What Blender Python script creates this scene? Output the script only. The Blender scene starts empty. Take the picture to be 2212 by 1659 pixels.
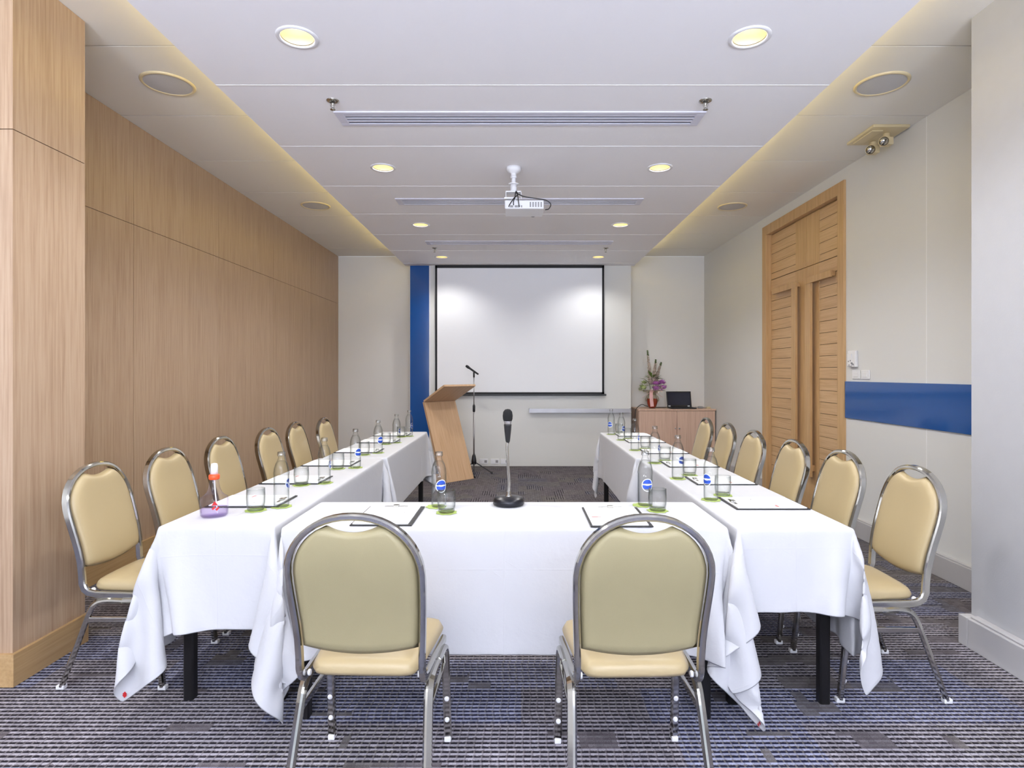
import bpy, bmesh, math, random
import numpy as np
from mathutils import Vector, Matrix
PI = math.pi
random.seed(7)
S = bpy.context.scene
C = S.collection

# ------------------------------------------------------------------ node helpers
def new_mat(name):
    m = bpy.data.materials.new(name); m.use_nodes = True
    nt = m.node_tree; nt.nodes.clear()
    out = nt.nodes.new('ShaderNodeOutputMaterial')
    return m, nt, out
def setin(nt, node, key, v):
    if isinstance(v, bpy.types.NodeSocket): nt.links.new(v, node.inputs[key])
    else:
        try: node.inputs[key].default_value = v
        except Exception: node.inputs[key].default_value = (*v, 1) if len(v) == 3 else v
def mth(nt, op, a, b=0.0, c=None, clamp=False):
    n = nt.nodes.new('ShaderNodeMath'); n.operation = op; n.use_clamp = clamp
    setin(nt, n, 0, a); setin(nt, n, 1, b)
    if c is not None: setin(nt, n, 2, c)
    return n.outputs[0]
def mixc(nt, f, a, b):
    n = nt.nodes.new('ShaderNodeMix'); n.data_type = 'RGBA'
    setin(nt, n, 0, f); 
    for k, v in ((6, a), (7, b)):
        if isinstance(v, bpy.types.NodeSocket): nt.links.new(v, n.inputs[k])
        else: n.inputs[k].default_value = (*v[:3], 1)
    return n.outputs[2]
def coords(nt, kind='Object'):
    return nt.nodes.new('ShaderNodeTexCoord').outputs[kind]
def vmap(nt, v, scale=(1, 1, 1), loc=(0, 0, 0)):
    n = nt.nodes.new('ShaderNodeMapping'); nt.links.new(v, n.inputs[0])
    n.inputs['Scale'].default_value = scale; n.inputs['Location'].default_value = loc
    return n.outputs[0]
def noise(nt, v, scale, detail=3, rough=0.5):
    n = nt.nodes.new('ShaderNodeTexNoise'); nt.links.new(v, n.inputs['Vector'])
    n.inputs['Scale'].default_value = scale; n.inputs['Detail'].default_value = detail
    n.inputs['Roughness'].default_value = rough
    return n.outputs[0]
def ramp(nt, f, stops):
    n = nt.nodes.new('ShaderNodeValToRGB'); nt.links.new(f, n.inputs[0])
    el = n.color_ramp.elements
    while len(el) < len(stops): el.new(0.5)
    for e, (p, c) in zip(el, stops): e.position = p; e.color = (*c, 1) if len(c) == 3 else c
    return n.outputs[0]
def bump(nt, h, strength=0.3, dist=0.01):
    n = nt.nodes.new('ShaderNodeBump'); nt.links.new(h, n.inputs['Height'])
    n.inputs['Strength'].default_value = strength; n.inputs['Distance'].default_value = dist
    return n.outputs[0]
def principled(nt, out, color, rough=0.5, metal=0.0, normal=None, **kw):
    p = nt.nodes.new('ShaderNodeBsdfPrincipled')
    setin(nt, p, 'Base Color', color); setin(nt, p, 'Roughness', rough); setin(nt, p, 'Metallic', metal)
    if normal is not None: nt.links.new(normal, p.inputs['Normal'])
    for k, v in kw.items(): setin(nt, p, k.replace('_', ' '), v)
    nt.links.new(p.outputs[0], out.inputs[0])
    return p
def srgb(r, g, b):
    f = lambda c: (c/255/12.92) if c/255 <= 0.04045 else ((c/255+0.055)/1.055)**2.4
    return (f(r), f(g), f(b))
def plain(name, col, rough=0.5, metal=0.0, var=0.04, nscale=6, bmp=0.0, bscale=200, **kw):
    m, nt, out = new_mat(name)
    v = coords(nt)
    n = noise(nt, v, nscale, 3)
    lo = tuple(c*(1-var) for c in col); hi = tuple(min(1, c*(1+var)) for c in col)
    c = mixc(nt, n, lo, hi)
    nr = None
    if bmp: nr = bump(nt, noise(nt, v, bscale, 2), bmp, 0.002)
    principled(nt, out, c, rough, metal, nr, **kw)
    return m
def wood(name, base, dark, light, axis='Z', rough=0.45, basis=None):
    m, nt, out = new_mat(name)
    v = coords(nt)
    if basis:
        cb = nt.nodes.new('ShaderNodeCombineXYZ')
        for i, b in enumerate(basis):
            d = nt.nodes.new('ShaderNodeVectorMath'); d.operation = 'DOT_PRODUCT'; nt.links.new(v, d.inputs[0]); d.inputs[1].default_value = b
            nt.links.new(d.outputs['Value'], cb.inputs[i])
        v = cb.outputs[0]
    sc = {'Z': (1, 1, 0.03), 'Y': (1, 0.03, 1), 'X': (0.03, 1, 1)}[axis]
    g1 = noise(nt, vmap(nt, v, sc), 90, 4, 0.6)
    g2 = noise(nt, vmap(nt, v, sc, (3, 5, 1)), 22, 3, 0.6)
    g3 = noise(nt, vmap(nt, v, {'Z': (1, 1, .12), 'Y': (1, .12, 1), 'X': (.12, 1, 1)}[axis]), 5, 2)
    f = mth(nt, 'ADD', mth(nt, 'MULTIPLY', g1, .62), mth(nt, 'ADD', mth(nt, 'MULTIPLY', g2, .25), mth(nt, 'MULTIPLY', g3, .13)))
    c = ramp(nt, f, [(0.33, dark), (0.5, base), (0.67, light)])
    principled(nt, out, c, rough, 0, bump(nt, g1, 0.08, 0.001))
    return m

M = {}
M['wood_wall'] = wood('oak_veneer', srgb(186, 158, 131), srgb(166, 137, 111), srgb(198, 173, 147), 'Z', .42)
M['wood_base'] = wood('oak_skirting', srgb(190, 156, 110), srgb(178, 145, 99), srgb(200, 167, 123), 'Y', .42)
M['wood_door'] = wood('oak_door_boards', srgb(208, 172, 130), srgb(188, 150, 108), srgb(218, 186, 146), 'Y', .4)
M['wood_door_v'] = wood('oak_door_stiles', srgb(203, 165, 118), srgb(182, 144, 98), srgb(214, 180, 134), 'Z', .4)
M['wood_lect'] = wood('lectern_veneer', srgb(212, 176, 138), srgb(190, 152, 114), srgb(224, 192, 156), 'Z', .4)
M['wood_cab'] = wood('cabinet_veneer', srgb(214, 180, 158), srgb(196, 160, 138), srgb(222, 192, 170), 'Z', .4)
M['wall'] = plain('warm_white_paint', srgb(232, 230, 226), .6, var=.015, nscale=2, bmp=.08, bscale=300)
M['wall_r'] = plain('right_wall_paint', srgb(222, 222, 221), .6, var=.015, nscale=2, bmp=.06, bscale=300)
M['pillar_w'] = plain('grey_white_wallcover', srgb(192, 192, 195), .6, var=.03, nscale=12, bmp=.15, bscale=150)
M['board_wall'] = plain('white_glass_board', srgb(226, 226, 222), .28, var=.01, nscale=1)
M['ceil'] = plain('ceiling_white', srgb(250, 249, 252), .7, var=.01, nscale=1)
M['ceil_side'] = plain('ceiling_side_white', srgb(238, 235, 229), .7, var=.01, nscale=1)
M['seam_w'] = plain('white_joint_and_light', srgb(250, 250, 252), .5, var=.0)
M['gap'] = plain('dark_joint', srgb(96, 84, 66), .8, var=.0)
M['base_r'] = plain('grey_skirting', srgb(190, 188, 190), .45, var=.02)
M['blue'] = plain('blue_glass', srgb(24, 84, 158), .12, var=.04, nscale=2, Coat_Weight=.4, Coat_Roughness=.05)
M['black'] = plain('black_plastic', srgb(22, 22, 26), .35, var=.05)
M['black_paint'] = plain('black_paint', srgb(16, 15, 17), .4, var=.05)
M['black_metal'] = plain('black_metal', srgb(30, 30, 38), .3, .3, var=.05)
M['screen'] = plain('screen_fabric', srgb(246, 248, 252), .55, var=.012, nscale=1.2)
M['screen_b'] = plain('screen_border', srgb(14, 15, 20), .6, var=.05)
M['steel'] = plain('brushed_steel', srgb(176, 174, 176), .38, 1, var=.06)
M['chrome'] = plain('chrome', srgb(184, 182, 176), .10, 1, var=.03)
M['cream'] = plain('cream_vinyl', srgb(186, 167, 128), .36, var=.03, nscale=5, bmp=.1, bscale=500)
M['cream_back'] = plain('beige_back_vinyl', srgb(156, 146, 112), .5, var=.05, nscale=9, bmp=.12, bscale=400)
M['white_pl'] = plain('white_plastic', srgb(235, 235, 238), .35, var=.02)
M['paper'] = plain('white_paper', srgb(248, 248, 250), .6, var=.01)
M['red'] = plain('red_print', srgb(196, 40, 44), .5, var=.05)
M['orange'] = plain('orange_plastic', srgb(236, 84, 40), .35, var=.05)
M['grey'] = plain('grey_plastic', srgb(150, 148, 150), .5, var=.04)
M['grille'] = plain('speaker_mesh', srgb(196, 196, 200), .6, var=.1, nscale=400)
M['vent_dark'] = plain('vent_void', srgb(48, 48, 70), .7, var=.1)
M['vent'] = plain('vent_white', srgb(222, 222, 236), .4, var=.01)
M['blueprint'] = plain('blue_print', srgb(44, 84, 190), .4, var=.1)
M['label_w'] = plain('white_print', srgb(232, 238, 246), .4, var=.02)
M['leaf'] = plain('leaf_green', srgb(112, 138, 66), .5, var=.4, nscale=40)
M['leaf_pale'] = plain('leaf_pale', srgb(176, 188, 130), .5, var=.3, nscale=40)
M['pink'] = plain('pink_petal', srgb(255, 232, 222), .6, var=.15, nscale=60)
M['purple'] = plain('purple_petal', srgb(214, 140, 214), .6, var=.5, nscale=40)
M['ribbon'] = plain('pink_ribbon', srgb(232, 186, 186), .4, var=.1)
M['lcd'] = plain('laptop_display', srgb(40, 44, 62), .15, var=.05)
M['lime'] = plain('lime_paper', srgb(176, 196, 104), .7, var=.08, nscale=60)
M['cream_lamp'] = plain('cream_lamp_plastic', srgb(222, 206, 168), .4, var=.02)

def mat_emit(name, col, s):
    m, nt, out = new_mat(name)
    e = nt.nodes.new('ShaderNodeEmission'); e.inputs[0].default_value = (*col, 1); e.inputs[1].default_value = s
    nt.links.new(e.outputs[0], out.inputs[0]); return m
M['bulb'] = mat_emit('lamp_glow', (1.0, .84, .48), 5)
M['reflector'] = plain('gold_reflector', srgb(252, 240, 198), .5, 0, var=.02)

def glass(name, tint, edge, ior=1.45, rough=.02):
    m, nt, out = new_mat(name)
    lw = nt.nodes.new('ShaderNodeLayerWeight'); lw.inputs[0].default_value = .5
    tr = nt.nodes.new('ShaderNodeBsdfTransparent')
    nt.links.new(mixc(nt, mth(nt, 'POWER', lw.outputs['Facing'], 2.2), tint, edge), tr.inputs[0])
    gl = nt.nodes.new('ShaderNodeBsdfGlossy'); gl.inputs['Roughness'].default_value = rough
    f = mth(nt, 'POWER', lw.outputs['Facing'], 3.5)
    f0 = ((ior-1)/(ior+1))**2
    f = mth(nt, 'ADD', f0, mth(nt, 'MULTIPLY', f, .35+(ior-1.2)*.5), clamp=True)
    mx = nt.nodes.new('ShaderNodeMixShader')
    nt.links.new(f, mx.inputs[0]); nt.links.new(tr.outputs[0], mx.inputs[1]); nt.links.new(gl.outputs[0], mx.inputs[2])
    nt.links.new(mx.outputs[0], out.inputs[0]); return m
M['glass'] = glass('clear_glass', (.985, .99, .988), (.40, .44, .44))
M['water'] = glass('water', (.985, .99, .988), (.70, .73, .74), 1.2)
M['clear_cap'] = glass('clear_cap', (.90, .91, .92), (.45, .46, .48), 2.2, .12)
M['glass_base'] = glass('thick_glass', (.94, .96, .93), (.66, .70, .64), 1.5)
M['spray'] = glass('lilac_plastic', (.96, .94, .985), (.74, .70, .84), 1.45, .08)
M['lilac'] = glass('lilac_liquid', (.90, .86, .975), (.78, .72, .92), 1.3, .05)
M['amber'] = glass('amber_glass', (.62, .14, .05), (.35, .05, .02), 1.5)
M['gauze'] = glass('gauze_wrap', (.93, .90, .84), (.72, .66, .54), 1.3, .3)

def cloth_mat():
    m, nt, out = new_mat('white_tablecloth')
    uv = coords(nt, 'UV')
    sp = nt.nodes.new('ShaderNodeSeparateXYZ'); nt.links.new(uv, sp.inputs[0])
    u, v = sp.outputs[0], sp.outputs[1]
    def ridge(s, period, off, w):
        a = mth(nt, 'PINGPONG', mth(nt, 'ADD', s, off), period/2)
        return mth(nt, 'SUBTRACT', 1, mth(nt, 'DIVIDE', a, w), clamp=True)
    r = mth(nt, 'MAXIMUM', ridge(u, .675, 10*.675, .004), ridge(v, .35, 10*.35, .004))
    du = mth(nt, 'PINGPONG', mth(nt, 'ADD', u, 6.75), .3375)
    dv = mth(nt, 'PINGPONG', mth(nt, 'ADD', v, 3.5), .175)
    dia = mth(nt, 'ABSOLUTE', mth(nt, 'SUBTRACT', mth(nt, 'ADD', mth(nt, 'MULTIPLY', du, .6), dv), .035))
    dia = mth(nt, 'SUBTRACT', 1, mth(nt, 'DIVIDE', dia, .004), clamp=True)
    r = mth(nt, 'MAXIMUM', r, mth(nt, 'MULTIPLY', dia, .6))
    w1 = noise(nt, uv, 9, 4, .6); w2 = noise(nt, uv, 3.2, 3)
    vo = nt.nodes.new('ShaderNodeTexNoise'); vo.noise_dimensions = '3D'; vo.noise_type = 'RIDGED_MULTIFRACTAL' if hasattr(vo, 'noise_type') else 'FBM'
    nt.links.new(uv, vo.inputs['Vector']); vo.inputs['Scale'].default_value = 3.5; vo.inputs['Detail'].default_value = 3
    h = mth(nt, 'ADD', mth(nt, 'MULTIPLY', w1, .8), mth(nt, 'ADD', mth(nt, 'MULTIPLY', w2, 1.6), mth(nt, 'MULTIPLY', r, .10)))
    h = mth(nt, 'ADD', h, mth(nt, 'MULTIPLY', vo.outputs[0], .16))
    principled(nt, out, (.60, .60, .625), .8, 0, bump(nt, h, .32, .012), Sheen_Weight=.1)
    return m
M['cloth'] = cloth_mat()

def carpet_mat():
    m, nt, out = new_mat('carpet_tiles')
    v = coords(nt)
    sp = nt.nodes.new('ShaderNodeSeparateXYZ'); nt.links.new(v, sp.inputs[0])
    x, y = sp.outputs[0], sp.outputs[1]
    T = .5
    cb = nt.nodes.new('ShaderNodeCombineXYZ')
    nt.links.new(mth(nt, 'FLOOR', mth(nt, 'DIVIDE', x, T)), cb.inputs[0]); nt.links.new(mth(nt, 'FLOOR', mth(nt, 'DIVIDE', y, T)), cb.inputs[1])
    wn = nt.nodes.new('ShaderNodeTexWhiteNoise'); nt.links.new(cb.outputs[0], wn.inputs['Vector'])
    far = mth(nt, 'GREATER_THAN', y, 4.5)
    turn = mth(nt, 'MULTIPLY', mth(nt, 'GREATER_THAN', wn.outputs[0], .5), far)
    # swap axes on turned tiles
    a = mth(nt, 'ADD', mth(nt, 'MULTIPLY', x, mth(nt, 'SUBTRACT', 1, turn)), mth(nt, 'MULTIPLY', y, turn))   # along the row
    b = mth(nt, 'ADD', mth(nt, 'MULTIPLY', y, mth(nt, 'SUBTRACT', 1, turn)), mth(nt, 'MULTIPLY', x, turn))   # across rows
    P = .025
    row = mth(nt, 'FLOOR', mth(nt, 'DIVIDE', b, P))
    fb = mth(nt, 'FRACT', mth(nt, 'DIVIDE', b, P))
    wn2 = nt.nodes.new('ShaderNodeTexWhiteNoise'); wn2.noise_dimensions = '1D'; nt.links.new(row, wn2.inputs['W'])
    la = mth(nt, 'DIVIDE', mth(nt, 'ADD', a, mth(nt, 'MULTIPLY', wn2.outputs[0], .011)), .029)
    fa = mth(nt, 'FRACT', la)
    wob = mth(nt, 'MULTIPLY', mth(nt, 'SUBTRACT', noise(nt, v, 75, 3, .7), .5), .7)
    fbw = mth(nt, 'ADD', fb, wob)
    # light loop in the upper half of each row, dark slot in the lower
    lightm = mth(nt, 'MULTIPLY', mth(nt, 'GREATER_THAN', fbw, .54), mth(nt, 'ADD', .62, mth(nt, 'MULTIPLY', .38, mth(nt, 'LESS_THAN', fa, .80))))
    darkm = mth(nt, 'MULTIPLY', mth(nt, 'LESS_THAN', fbw, .40), mth(nt, 'GREATER_THAN', mth(nt, 'FRACT', mth(nt, 'ADD', la, .35)), .22))
    # patch masks, blocks stretched along the rows
    def blocks(sx, sy, off):
        c2 = nt.nodes.new('ShaderNodeCombineXYZ')
        rr = mth(nt, 'FLOOR', mth(nt, 'DIVIDE', b, sy))
        w0 = nt.nodes.new('ShaderNodeTexWhiteNoise'); w0.noise_dimensions = '1D'; nt.links.new(mth(nt, 'ADD', rr, off), w0.inputs['W'])
        nt.links.new(mth(nt, 'FLOOR', mth(nt, 'ADD', mth(nt, 'DIVIDE', a, sx), w0.outputs[0])), c2.inputs[0])
        nt.links.new(rr, c2.inputs[1]); c2.inputs[2].default_value = off
        w = nt.nodes.new('ShaderNodeTexWhiteNoise'); nt.links.new(c2.outputs[0], w.inputs['Vector'])
        return w.outputs[0]
    b1 = blocks(.25, .10, 1.5); b2 = blocks(.5, .25, 7.5); b3 = blocks(.167, .075, 3.5)
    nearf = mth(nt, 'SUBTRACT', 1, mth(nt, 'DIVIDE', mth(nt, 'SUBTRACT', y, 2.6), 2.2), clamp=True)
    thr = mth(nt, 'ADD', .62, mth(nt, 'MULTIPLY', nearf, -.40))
    on = mth(nt, 'GREATER_THAN', mth(nt, 'ADD', mth(nt, 'MULTIPLY', b1, .6), mth(nt, 'MULTIPLY', b3, .4)), thr)
    on = mth(nt, 'ADD', mth(nt, 'MULTIPLY', on, .85), .15)
    base = ramp(nt, b2, [(0.0, (.115, .098, .110)), (.35, (.140, .122, .132)), (.65, (.142, .128, .114)), (1.0, (.105, .104, .132))])
    fuzz = noise(nt, v, 260, 3, .75)
    base = mixc(nt, mth(nt, 'MULTIPLY', mth(nt, 'SUBTRACT', fuzz, .35), 1.5, clamp=True), mixc(nt, .35, base, (.05, .045, .05)), mixc(nt, .35, base, (.42, .39, .42)))
    bluish = mth(nt, 'GREATER_THAN', b2, .62)
    dk = mixc(nt, bluish, (.016, .014, .020), (.013, .014, .038))
    lt = mixc(nt, bluish, (.42, .40, .46), (.38, .40, .56))
    soft = mth(nt, 'ADD', .45, mth(nt, 'MULTIPLY', noise(nt, vmap(nt, v, (1, 2.2, 1)), 38, 3, .7), 1.1), clamp=True)
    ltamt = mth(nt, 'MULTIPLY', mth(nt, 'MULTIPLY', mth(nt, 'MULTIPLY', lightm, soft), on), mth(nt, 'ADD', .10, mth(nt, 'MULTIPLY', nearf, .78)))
    c = mixc(nt, ltamt, base, lt)
    c = mixc(nt, mth(nt, 'MULTIPLY', mth(nt, 'MULTIPLY', darkm, on), .95), c, dk)
    dc = nt.nodes.new('ShaderNodeCombineXYZ'); nt.links.new(row, dc.inputs[0]); nt.links.new(mth(nt, 'FLOOR', la), dc.inputs[1])
    dr = nt.nodes.new('ShaderNodeTexWhiteNoise'); nt.links.new(dc.outputs[0], dr.inputs['Vector'])
    fine = noise(nt, v, 520, 2, .6)
    fac = mth(nt, 'MULTIPLY', mth(nt, 'ADD', .82, mth(nt, 'MULTIPLY', dr.outputs[0], .36)), mth(nt, 'ADD', 1, mth(nt, 'MULTIPLY', mth(nt, 'SUBTRACT', fine, .5), 2.6)))
    vm = nt.nodes.new('ShaderNodeVectorMath'); vm.operation = 'SCALE'; nt.links.new(c, vm.inputs[0]); nt.links.new(mth(nt, 'MAXIMUM', fac, .15), vm.inputs['Scale'])
    c = vm.outputs[0]
    h = mth(nt, 'ADD', mth(nt, 'MULTIPLY', fuzz, .4), mth(nt, 'SUBTRACT', lightm, darkm))
    principled(nt, out, c, .95, 0, bump(nt, h, .3, .003), Specular_IOR_Level=.1)
    return m
M['carpet'] = carpet_mat()

# ------------------------------------------------------------------ mesh helpers
def bx(bm, lo, hi, mi=0, mtx=None):
    vs = [bm.verts.new((x, y, z)) for z in (lo[2], hi[2]) for y in (lo[1], hi[1]) for x in (lo[0], hi[0])]
    if mtx is not None:
        for v in vs: v.co = mtx @ v.co
    fs = [(0, 2, 3, 1), (4, 5, 7, 6), (0, 1, 5, 4), (2, 6, 7, 3), (0, 4, 6, 2), (1, 3, 7, 5)]
    for f in fs:
        q = bm.faces.new([vs[i] for i in f]); q.material_index = mi
    return vs
def lathe(bm, prof, n=24, center=(0, 0, 0), mi=0, mtx=None, cap=True, smooth=True):
    rings = []
    for r, z in prof:
        ring = []
        if r < 1e-6:
            ring = [bm.verts.new((center[0], center[1], center[2]+z))]
        else:
            for i in range(n):
                a = 2*PI*i/n
                ring.append(bm.verts.new((center[0]+r*math.cos(a), center[1]+r*math.sin(a), center[2]+z)))
        rings.append(ring)
    if mtx is not None:
        for r in rings:
            for v in r: v.co = mtx @ v.co
    fs = []
    for A, B in zip(rings, rings[1:]):
        for i in range(n):
            j = (i+1) % n
            if len(A) == 1 and len(B) == 1: continue
            if len(A) == 1: f = bm.faces.new((A[0], B[i], B[j]))
            elif len(B) == 1: f = bm.faces.new((A[i], A[j], B[0]))
            else: f = bm.faces.new((A[i], A[j], B[j], B[i]))
            fs.append(f)
    if cap:
        for R in (rings[0], rings[-1]):
            if len(R) > 2:
                f = bm.faces.new(R if R is rings[-1] else R[::-1]); fs.append(f); 
    for f in fs: f.material_index = mi; f.smooth = smooth and len(f.verts) < 8
def sweep(bm, pts, prof, up=(0, 0, 1), mi=0, smooth=False, cap=True):
    """prof: list of (a,b): a along side vector, b along up-ish vector, frames by projection of `side` hint"""
    pts = [Vector(p) for p in pts]; n = len(pts); rings = []
    prev = None
    for i, p in enumerate(pts):
        t = (pts[min(i+1, n-1)] - pts[max(i-1, 0)]).normalized()
        if prev is None:
            s = t.cross(Vector(up))
            if s.length < 1e-4: s = t.cross(Vector((1, 0, 0)))
            s.normalize()
        else:
            s = prev - t*prev.dot(t); s.normalize()
        prev = s
        u = s.cross(t)
        rings.append([bm.verts.new(p + s*a + u*b) for a, b in prof])
    k = len(prof)
    for A, B in zip(rings, rings[1:]):
        for i in range(k):
            j = (i+1) % k
            f = bm.faces.new((A[i], A[j], B[j], B[i])); f.material_index = mi; f.smooth = smooth
    if cap:
        for R in (rings[0][::-1], rings[-1]):
            f = bm.faces.new(R); f.material_index = mi
def circ(r, n=10): return [(r*math.cos(2*PI*i/n), r*math.sin(2*PI*i/n)) for i in range(n)]
def rrect(w, h, c):
    w /= 2; h /= 2
    return [(w, -h+c), (w, h-c), (w-c, h), (-w+c, h), (-w, h-c), (-w, -h+c), (-w+c, -h), (w-c, -h)]
def bez(P, n=16):
    """Catmull-Rom through points"""
    P = [Vector(p) for p in P]; out = []
    Q = [P[0]*2-P[1]] + P + [P[-1]*2-P[-2]]
    for i in range(1, len(Q)-2):
        for k in range(n):
            t = k/n
            a, b, c, d = Q[i-1], Q[i], Q[i+1], Q[i+2]
            out.append(.5*((2*b)+(-a+c)*t+(2*a-5*b+4*c-d)*t*t+(-a+3*b-3*c+d)*t**3))
    out.append(P[-1]); return out
def mk(name, bm, mats, parent=None, smooth=None, bevel=0, sub=0):
    bmesh.ops.recalc_face_normals(bm, faces=bm.faces)
    me = bpy.data.meshes.new(name); bm.to_mesh(me); bm.free()
    if not isinstance(mats, (list, tuple)): mats = [mats]
    for m in mats: me.materials.append(m)
    if smooth:
        for p in me.polygons: p.use_smooth = True
    o = bpy.data.objects.new(name, me); C.objects.link(o)
    if parent is not None: o.parent = parent
    if bevel:
        b = o.modifiers.new('bevel', 'BEVEL'); b.width = bevel; b.segments = 2; b.limit_method = 'ANGLE'; b.angle_limit = math.radians(40)
    if sub:
        b = o.modifiers.new('sub', 'SUBSURF'); b.levels = sub; b.render_levels = sub
    return o
def boxo(name, lo, hi, mat, parent=None, bevel=0):
    bm = bmesh.new(); bx(bm, lo, hi); return mk(name, bm, mat, parent, bevel=bevel)
def struct(o): o['kind'] = 'structure'; return o
def tag(o, label, cat, group=None):
    o['label'] = label; o['category'] = cat
    if group: o['group'] = group
    return o
def thing(name, label, cat, loc=(0, 0, 0), rz=0, group=None):
    o = bpy.data.objects.new(name, None); C.objects.link(o); o.empty_display_size = .1
    o.location = loc; o.rotation_euler = (0, 0, rz)
    return tag(o, label, cat, group)
def dup(root, loc, rz, label, group=None):
    r = root.copy(); C.objects.link(r); r.location = loc; r.rotation_euler = (0, 0, rz)
    r['label'] = label
    if group: r['group'] = group
    for ch in list(root.children):
        c = ch.copy(); C.objects.link(c); c.parent = r
        for g in list(ch.children):
            d = g.copy(); C.objects.link(d); d.parent = c
    return r

# ------------------------------------------------------------------ dimensions
H = 1.337                    # camera height
XL, XR = -2.70, 2.79         # side walls
YB, YM = 8.85, 8.47          # back wall (sides), projecting middle wall
ZC, ZD = 3.09, 2.88          # side ceiling, dropped ceiling
DX0, DX1 = -1.62, 1.665      # dropped ceiling
YR = -3.2                    # wall behind the camera
SEAMS = [3.16+.854*k for k in range(-7, 7)]

# floor
bm = bmesh.new(); bx(bm, (-4.2, YR-.2, -.1), (3.2, YB+.2, 0)); struct(mk('floor', bm, M['carpet']))

# left wood wall of panels with dark joints
def panel_wall(name, x_face, x_back, ys, zs, mat, gapm, g=.004):
    bm = bmesh.new()
    s = 1 if x_face > x_back else -1
    for a, b in zip(ys, ys[1:]):
        for c, d in zip(zs, zs[1:]):
            bx(bm, (min(x_face, x_face-s*.03), a+g/2, c+g/2), (max(x_face, x_face-s*.03), b-g/2, d-g/2))
    bx(bm, (min(x_back, x_face-s*.008), ys[0], zs[0]), (max(x_back, x_face-s*.008), ys[-1], zs[-1]), 1)
    return struct(mk(name, bm, [mat, gapm]))
panel_wall('wall_left', XL, XL-.15, [2.96, 4.14, 5.32, 6.5, 7.68, YB], [0, 2.38, ZC], M['wood_wall'], M['gap'])
boxo('baseboard_left', (XL, 2.96, 0), (XL+.02, YB, .135), M['wood_base'], bevel=.002)['kind'] = 'structure'
# left pillar block
bm = bmesh.new()
for c, d in ((0, 2.38), (2.38, ZC)):
    bx(bm, (-4.0, 2.52, c+.002), (-2.16, 2.94, d-.002))
bx(bm, (-3.98, 2.528, 0), (-2.168, 2.935, ZC), 1)
struct(mk('wall_left_pillar', bm, [M['wood_wall'], M['gap']]))
bm = bmesh.new(); bx(bm, (-4.0, 2.505, 0), (-2.145, 2.945, .14)); struct(mk('baseboard_left_pillar', bm, M['wood_base'], bevel=.002))
# walls around the back of the room, behind the camera
boxo('wall_left_near', (-4.2, YR, 0), (-4.0, 2.94, ZC), M['wall'])['kind'] = 'structure'
boxo('wall_right_pillar', (2.24, YR, 0), (3.1, 2.915, ZC), M['pillar_w'])['kind'] = 'structure'
bm = bmesh.new(); bx(bm, (2.185, YR, 0), (2.24, 2.87, .145)); bx(bm, (2.2, YR, .145), (2.24, 2.87, .155)); bx(bm, (2.185, 2.87, 0), (2.26, 2.93, .145))
struct(mk('baseboard_right_pillar', bm, M['base_r'], bevel=.004))
# right wall with door opening
DY0, DY1, DZ = 5.02, 6.70, 2.985
bm = bmesh.new()
bx(bm, (XR, 2.9, 0), (XR+.15, DY0, ZC)); bx(bm, (XR, DY1, 0), (XR+.15, YB, ZC)); bx(bm, (XR, DY0, DZ), (XR+.15, DY1, ZC))
for yy in (4.03,): bx(bm, (XR-.0008, yy-.002, .15), (XR+.01, yy+.002, ZC), 1)
struct(mk('wall_right', bm, [M['wall_r'], M['seam_w']]))
bm = bmesh.new(); bx(bm, (XR-.035, 2.9, 0), (XR, DY0, .14)); bx(bm, (XR-.025, 2.9, .14), (XR, DY0, .15)); bx(bm, (XR-.035, DY1, 0), (XR, 8.3, .14))
struct(mk('baseboard_right', bm, M['base_r'], bevel=.003))
# back walls
bm = bmesh.new(); bx(bm, (XL-.15, YB, 0), (XR+.15, YB+.15, ZC)); struct(mk('wall_back', bm, M['wall']))
bm = bmesh.new(); bx(bm, (-1.56, YM, 0), (1.62, YB, ZC-.02)); struct(mk('wall_back_center', bm, M['board_wall'], bevel=.003))
# rear wall behind camera with two unseen windows added for the fill light
bm = bmesh.new()
W = [(-2.3, -.55), (.35, 2.1)]; z0, z1 = .5, 2.6
xs = [-4.2, W[0][0], W[0][1], W[1][0], W[1][1], 3.1]
for k, (a, b) in enumerate(zip(xs, xs[1:])):
    if k in (1, 3):
        bx(bm, (a, YR-.15, 0), (b, YR, z0)); bx(bm, (a, YR-.15, z1), (b, YR, ZC))
    else: bx(bm, (a, YR-.15, 0), (b, YR, ZC))
struct(mk('wall_rear', bm, M['wall']))
for i, (a, b) in enumerate(W):
    bm = bmesh.new()
    t = .05
    bx(bm, (a, YR-.12, z0), (b, YR-.06, z0+t)); bx(bm, (a, YR-.12, z1-t), (b, YR-.06, z1))
    bx(bm, (a, YR-.12, z0), (a+t, YR-.06, z1)); bx(bm, (b-t, YR-.12, z0), (b, YR-.06, z1)); bx(bm, ((a+b)/2-.02, YR-.12, z0), ((a+b)/2+.02, YR-.06, z1))
    struct(mk('added_window_%d' % (i+1), bm, M['white_pl']))
# upper (side) ceiling panels with dark joints
bm = bmesh.new()
ys = [YR] + SEAMS + [YB]
ys = sorted(y for y in ys if YR <= y <= YB)
for a, b in zip(ys, ys[1:]):
    bx(bm, (-4.2, a+.005, ZC), (XR+.1, b-.005, ZC+.03))
bx(bm, (-4.2, YR, ZC+.008), (XR+.1, YB, ZC+.1), 1)
struct(mk('ceiling', bm, [M['ceil_side'], M['gap']]))
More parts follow.
